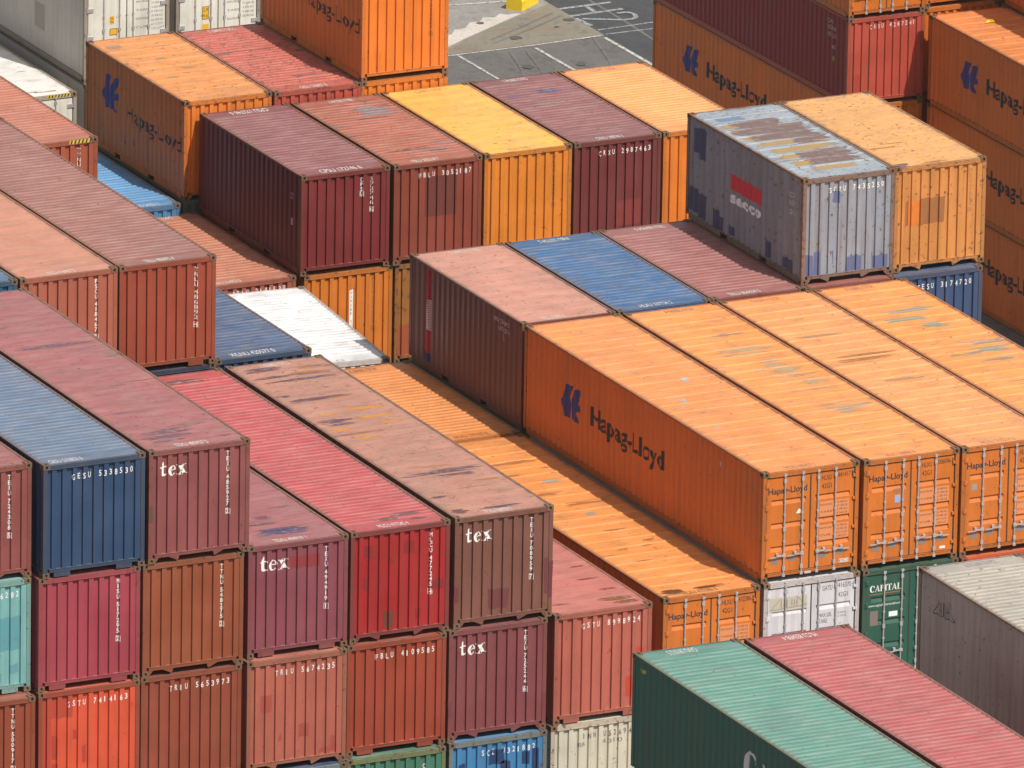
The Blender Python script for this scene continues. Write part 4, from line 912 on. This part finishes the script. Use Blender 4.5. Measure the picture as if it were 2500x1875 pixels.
def panel_strip(k, x0, x1, col, dz, f0=.02, f1=.74):
    """bare patch filling the flat between two ridges, with frayed ends"""
    y_ = .52+k*P_; bm = bmesh.new(); nb = 9
    pl_, pr_ = x0, x1
    for q in range(nb):
        a0 = y_+P_*(f0+(f1-f0)*q/nb); a1 = y_+P_*(f0+(f1-f0)*(q+1)/nb)
        pl_ = x0+abs(smr.gauss(0, .11)); pr_ = x1-abs(smr.gauss(0, .16))
        tl, tr = smr.uniform(.02, .10), smr.uniform(.02, .16)
        bm.faces.new([bm.verts.new(p+(0,)) for p in ((pl_, (a0+a1)/2), (pl_+tl, a0), (pr_-tr, a0), (pr_, (a0+a1)/2), (pr_-tr, a1), (pl_+tl, a1))])
    for v in bm.verts: v.co.z = SH-.022+interp(roof_pts(L20, 'wide'), v.co.y)+dz
    me = bpy.data.meshes.new('bare_panel'); bm.to_mesh(me); bm.free(); me.materials.append(M_SCRAPE); link('bare_panel', me, s_, paint(col))
for k_, ob, bb in ((8, (.3, 1.2), None), (7, (.14, 1.3), (.40, 1.9)), (6, (.10, 1.6), (.16, 2.25)), (5, (.14, 1.9), (.34, 2.3)), (4, (.25, 2.1), (1.2, 2.28)), (3, (.3, 1.9), None), (2, (.3, 1.6), (.75, 2.25)), (1, (.32, 1.5), (.72, 2.28)), (0, (.6, 1.9), None)):
    panel_strip(k_, ob[0], ob[1], SO if k_ != 8 else (110, 140, 170), .0022, .08 if k_ % 2 else .2, .70)
    if bb: panel_strip(k_, bb[0], bb[1], SB, .0040, .02, .93)
    if k_ in (3, 4): panel_strip(k_, .8, 2.25, (176, 150, 104), .0031, .3, .74)

# ================================================================ lower tiers that carry the stacks
def merged(H, L):
    def f():
        parts = [(m_frame(H, L, 'plain', 'wall'), 0), (m_side(H, L, False), 0), (m_side(H, L, True), 0), (m_endwall(H, False, L), 0), (m_endwall(H, True, L), 0), (m_roof(H, L, 'fine'), 0)]
        V, F, I = [], [], []
        for me, _ in parts:
            k = len(V); V += [tuple(v.co) for v in me.vertices]
            for p in me.polygons: F.append(tuple(k+i for i in p.vertices)); I.append(min(p.material_index, 1))
        b = MB()
        for x0 in (0, W-0.162):
            for y0 in (0, L-0.178):
                for z0 in (0, H-0.1175): b.box(x0, x0+0.162, y0, y0+0.178, z0+.0004, z0+0.117)
        k = len(V); V += b.v; F += [tuple(k+i for i in q) for q in b.f]; I += [0]*len(b.f)
        me = bpy.data.meshes.new('lower_container'); me.from_pydata(V, [], F); me.materials.append(MP); me.materials.append(M_UNDER)
        me.polygons.foreach_set('material_index', I); me.update(); return me
    return cached(('mg', H, L), f)
base = [(x, y, z, L, H, r) for (x, y, z, L, H, r) in ALLC]
cols = {}
for i, (x, y, z, L, H, r) in enumerate(base):
    carried = any(abs(x-a) < 1.0 and abs(y-b_) < 1.0 and abs(z-(cz+h)) < 0.1 for (a, b_, cz, l, h, rr) in base)
    if not carried and z > -15.5: cols[i] = (x, y, z, L, r)
pal = [(150, 70, 50), (200, 110, 50), (60, 80, 120), (130, 60, 60), (90, 110, 100), (170, 90, 70)]
rg = random.Random(3)
for (x, y, z, L, r) in cols.values():
    n = int((z+15.6)/2.6+1e-6); rem = z+15.6-n*2.6; k = round(rem/0.3)
    zz = z
    for j in range(n):
        H = HC if j < k else SH
        zz -= H
        o = link('shipping_container', merged(H, L), None, paint(rg.choice(pal)), dict(seed=rg.random(), dirt=.2, wear=.2, rust=.2, wear_color=(.1, .08, .08), wear_color_b=(.1, .08, .08)))
        o.location = (x, y, zz); o.rotation_euler = (0, 0, r)
        o['label'] = 'container in the hidden lower tiers that carry the visible stacks'; o['category'] = 'shipping container'; o['group'] = 'lower tiers hidden beneath the visible containers'

# ================================================================ GROUND
def ground_mat(name, base_c, var=.25, speck=(.5, .5), warm=None):
    b = NB(name); tc = b.n('ShaderNodeTexCoord'); P = tc.outputs['Object']
    n1 = b.noise(P, 0.5, 6.0, .7); n2 = b.noise(P, 14.0, 4.0, .8); n3 = b.noise(P, 2.2, 7.0, .75)
    c1 = tuple(v*(1-var) for v in base_c)+(1,); c2 = tuple(v*(1+var) for v in base_c)+(1,)
    c = b.mix(b.ramp(n1, .3, .7), c1, c2); c = b.mix(b.ramp(n2, .35, .65, 0, .75), c, tuple(v*1.6 for v in base_c)+(1,))
    c = b.mix(b.ramp(n3, .52, .70, 0, .6), c, tuple(v*.45 for v in base_c)+(1,))
    if warm: c = b.mix(b.ramp(b.noise(P, .8, 4.0), .5, .65, 0, .5), c, warm+(1,))
    b.l(c, b.p.inputs['Base Color']); b.p.inputs['Roughness'].default_value = .9; return b.m
def sheet(name, pts, z, mat, kind='structure', **kw):
    me = bpy.data.meshes.new(name); me.from_pydata([(a, b_, z) for a, b_ in pts], [], [tuple(range(len(pts)))]); me.materials.append(mat); me.update()
    o = link(name, me); o['kind'] = kind
    return o
G_YARD = ground_mat('worn_concrete', (.105, .100, .092), .3)
G_ROAD = ground_mat('asphalt', (.048, .049, .052), .2)
G_TAN = ground_mat('tan_gravelly_asphalt', (.17, .152, .12), .2, warm=(.22, .16, .09))
G_CONC = ground_mat('pale_concrete', (.21, .20, .185), .2)
G_SAND = ground_mat('spilled_sand', (.42, .38, .34), .2)
G_LINE = simple('worn_white_paint', (.50, .48, .45), .7, 0, .25, 5.0, ((.18, .17, .16), .53))
G_LINE2 = simple('worn_road_paint', (.30, .31, .32), .7, 0, .3, 5.0, ((.08, .08, .085), .54))
sheet('ground', [(-190, -330), (330, -330), (330, 420), (-190, 420)], GZ, G_YARD)
sheet('road', [(57.05, 20), (110, 20), (110, 160), (60.5, 160), (57.05, 94.58)], GZ+.004, G_ROAD)
sheet('pavement', [(20, 75), (52.2, 91.3), (53.0, 92.0), (53.8, 92.54), (54.7, 93.13), (55.8, 93.81), (57.05, 94.58), (60.5, 160), (20, 160)], GZ+.004, G_CONC)
sheet('patched_ground', [(51.0, 90.60), (57.05, 90.75), (57.05, 94.57), (55.8, 93.80), (54.7, 93.12), (53.8, 92.53), (53.0, 91.99), (52.2, 91.29)], GZ+.008, G_TAN)
sheet('sand_strip', [(51.6, 91.0), (52.25, 91.5), (53.0, 92.06), (53.8, 92.58), (54.7, 93.18), (55.75, 93.85), (55.62, 93.95), (55.3, 93.9), (55.15, 94.12), (54.8, 93.78), (54.5, 93.95), (54.2, 93.55), (53.9, 93.62), (53.5, 93.1), (53.1, 93.05), (52.8, 92.6), (52.5, 92.62), (52.2, 92.1), (51.7, 92.1)], GZ+.012, G_SAND)
def strip(pts, wd, z, mat, name='lane_marking', label=None):
    b = MB()
    for (a, c_) in zip(pts, pts[1:]):
        d = Vector((c_[0]-a[0], c_[1]-a[1])); d.normalize(); n = Vector((-d.y, d.x))*wd/2
        b.quad((a[0]-n.x, a[1]-n.y, z), (c_[0]-n.x, c_[1]-n.y, z), (c_[0]+n.x, c_[1]+n.y, z), (a[0]+n.x, a[1]+n.y, z)); z += .0015
    o = link(name, b.mesh(name, [mat])); o['kind'] = 'structure'; return o
strip([(50.5, 90.50), (54.64, 90.58), (56.95, 90.73)], .09, GZ+.014, G_LINE); strip([(51.96, 90.42), (51.97, 86.0)], .09, GZ+.014, G_LINE)
strip([(54.49, 90.30), (54.50, 86.0)], .12, GZ+.014, G_LINE); strip([(56.93, 90.5), (56.89, 70.0)], .13, GZ+.014, G_LINE)
strip([(52.0, 95.86), (54.22, 95.54), (55.72, 95.32), (56.2, 95.24)], .12, GZ+.014, G_LINE)
strip([(57.0, 93.88), (58.86, 93.96)], .17, GZ+.014, G_LINE2, 'road_letter'); strip([(57.0, 93.03), (58.86, 93.17)], .17, GZ+.014, G_LINE2, 'road_letter')
strip([(57.94, 93.80), (57.92, 93.15)], .15, GZ+.017, G_LINE2, 'road_letter')
strip([(57.06, 92.75), (57.14, 91.85)], .16, GZ+.014, G_LINE2, 'road_letter'); strip([(57.20, 92.62), (57.88, 92.26), (58.30, 92.03), (58.62, 91.99), (58.82, 92.14), (58.90, 92.46), (58.80, 92.74), (58.45, 92.72)], .15, GZ+.020, G_LINE2, 'road_letter')
strip([(57.10, 91.33), (59.6, 91.5)], .09, GZ+.014, G_LINE2); strip([(57.12, 90.82), (59.6, 90.83)], .08, GZ+.014, G_LINE2)

G_STAIN = simple('oil_stain', (.085, .08, .073), .85, 0, .3, 2.0)
gr = random.Random(5)
for k_ in range(9):
    cx, cy, rr = gr.uniform(51.5, 60), gr.uniform(86, 95), gr.uniform(.05, .22)
    sheet('oil_stain', [(cx+rr*f_*math.cos(a*.45), cy+rr*f_*math.sin(a*.45)) for a in range(14) for f_ in (gr.uniform(.75, 1.15),)], GZ+.022+.0004*k_, G_STAIN)
for (x0, y0, x1, y1) in ((52.4, 86.5, 53.6, 90.2), (53.0, 86.3, 54.1, 90.1), (55.2, 86.0, 56.6, 90.6), (53.5, 91.2, 56.8, 93.2), (53.6, 91.6, 56.7, 93.6), (58.0, 86, 58.4, 97)):
    strip([(x0, y0), ((x0+x1)/2+.08, (y0+y1)/2), (x1, y1)], .10, GZ+.012, ground_mat('tyre_mark', (.115, .11, .10), .3), 'tyre_mark')

# yellow concrete barrier lying at the corner of the pavement
G_YEL = simple('yellow_painted_concrete', (.74, .52, .015), .6, 0, .12, 4.0, ((.35, .28, .08), .66))
b = MB(); sec = [(-.27, 0), (.27, 0), (.27, .30), (.15, .52), (-.15, .52), (-.27, .30)]; n = len(sec)
k = 0; b.v += [(p[0], 0.0, p[1]) for p in sec]+[(p[0]*1.0, 1.15, p[1]) for p in sec]
b.f.append(tuple(range(n))); b.f.append(tuple(reversed(range(n, 2*n)))); b.mi += [0, 0]
for i in range(n): j = (i+1) % n; b.f.append((i, n+i, n+j, j)); b.mi.append(0)
o = link('concrete_barrier', b.mesh('concrete_barrier', [G_YEL])); o.location = (55.72, 94.30, GZ+.004); o.rotation_euler = (0, 0, -R(52))
o['label'] = 'yellow painted concrete barrier lying on the pale pavement'; o['category'] = 'barrier'
# a crumpled yellow scrap on the roof of the right-hand orange container
b = MB(); b.v += [(0, 0, .01), (.30, .02, .02), (.55, -.06, .01), (.52, .16, .10), (.28, .20, .13), (.06, .06, .05)]; b.f += [(0, 1, 4, 5), (1, 2, 3, 4), (0, 5, 4, 3, 2, 1)]; b.mi += [0, 0, 0]
o = link('plastic_scrap', b.mesh('plastic_scrap', [simple('yellow_plastic', (.80, .55, .02), .5)])); o.location = (55.25, 63.3, -7.8); o.scale = (.55, .55, .55); o['label'] = 'small crumpled yellow scrap on the ridged orange roof at top right'; o['category'] = 'scrap'

# ---------------------------------------------------------------- thin, even summer haze over the whole yard
hb = MB(); hb.box(-230, 370, -370, 460, GZ-1.0, 96.0)
hm = bpy.data.materials.new('haze'); hm.use_nodes = True; ht = hm.node_tree; ht.nodes.clear()
pv = ht.nodes.new('ShaderNodeVolumePrincipled'); pv.inputs['Color'].default_value = (.95, .95, .95, 1); pv.inputs['Density'].default_value = 0.000055; pv.inputs['Anisotropy'].default_value = 0.2
hoo = ht.nodes.new('ShaderNodeOutputMaterial'); ht.links.new(pv.outputs[0], hoo.inputs['Volume'])
ho = link('haze', hb.mesh('haze', [hm])); ho['kind'] = 'stuff'
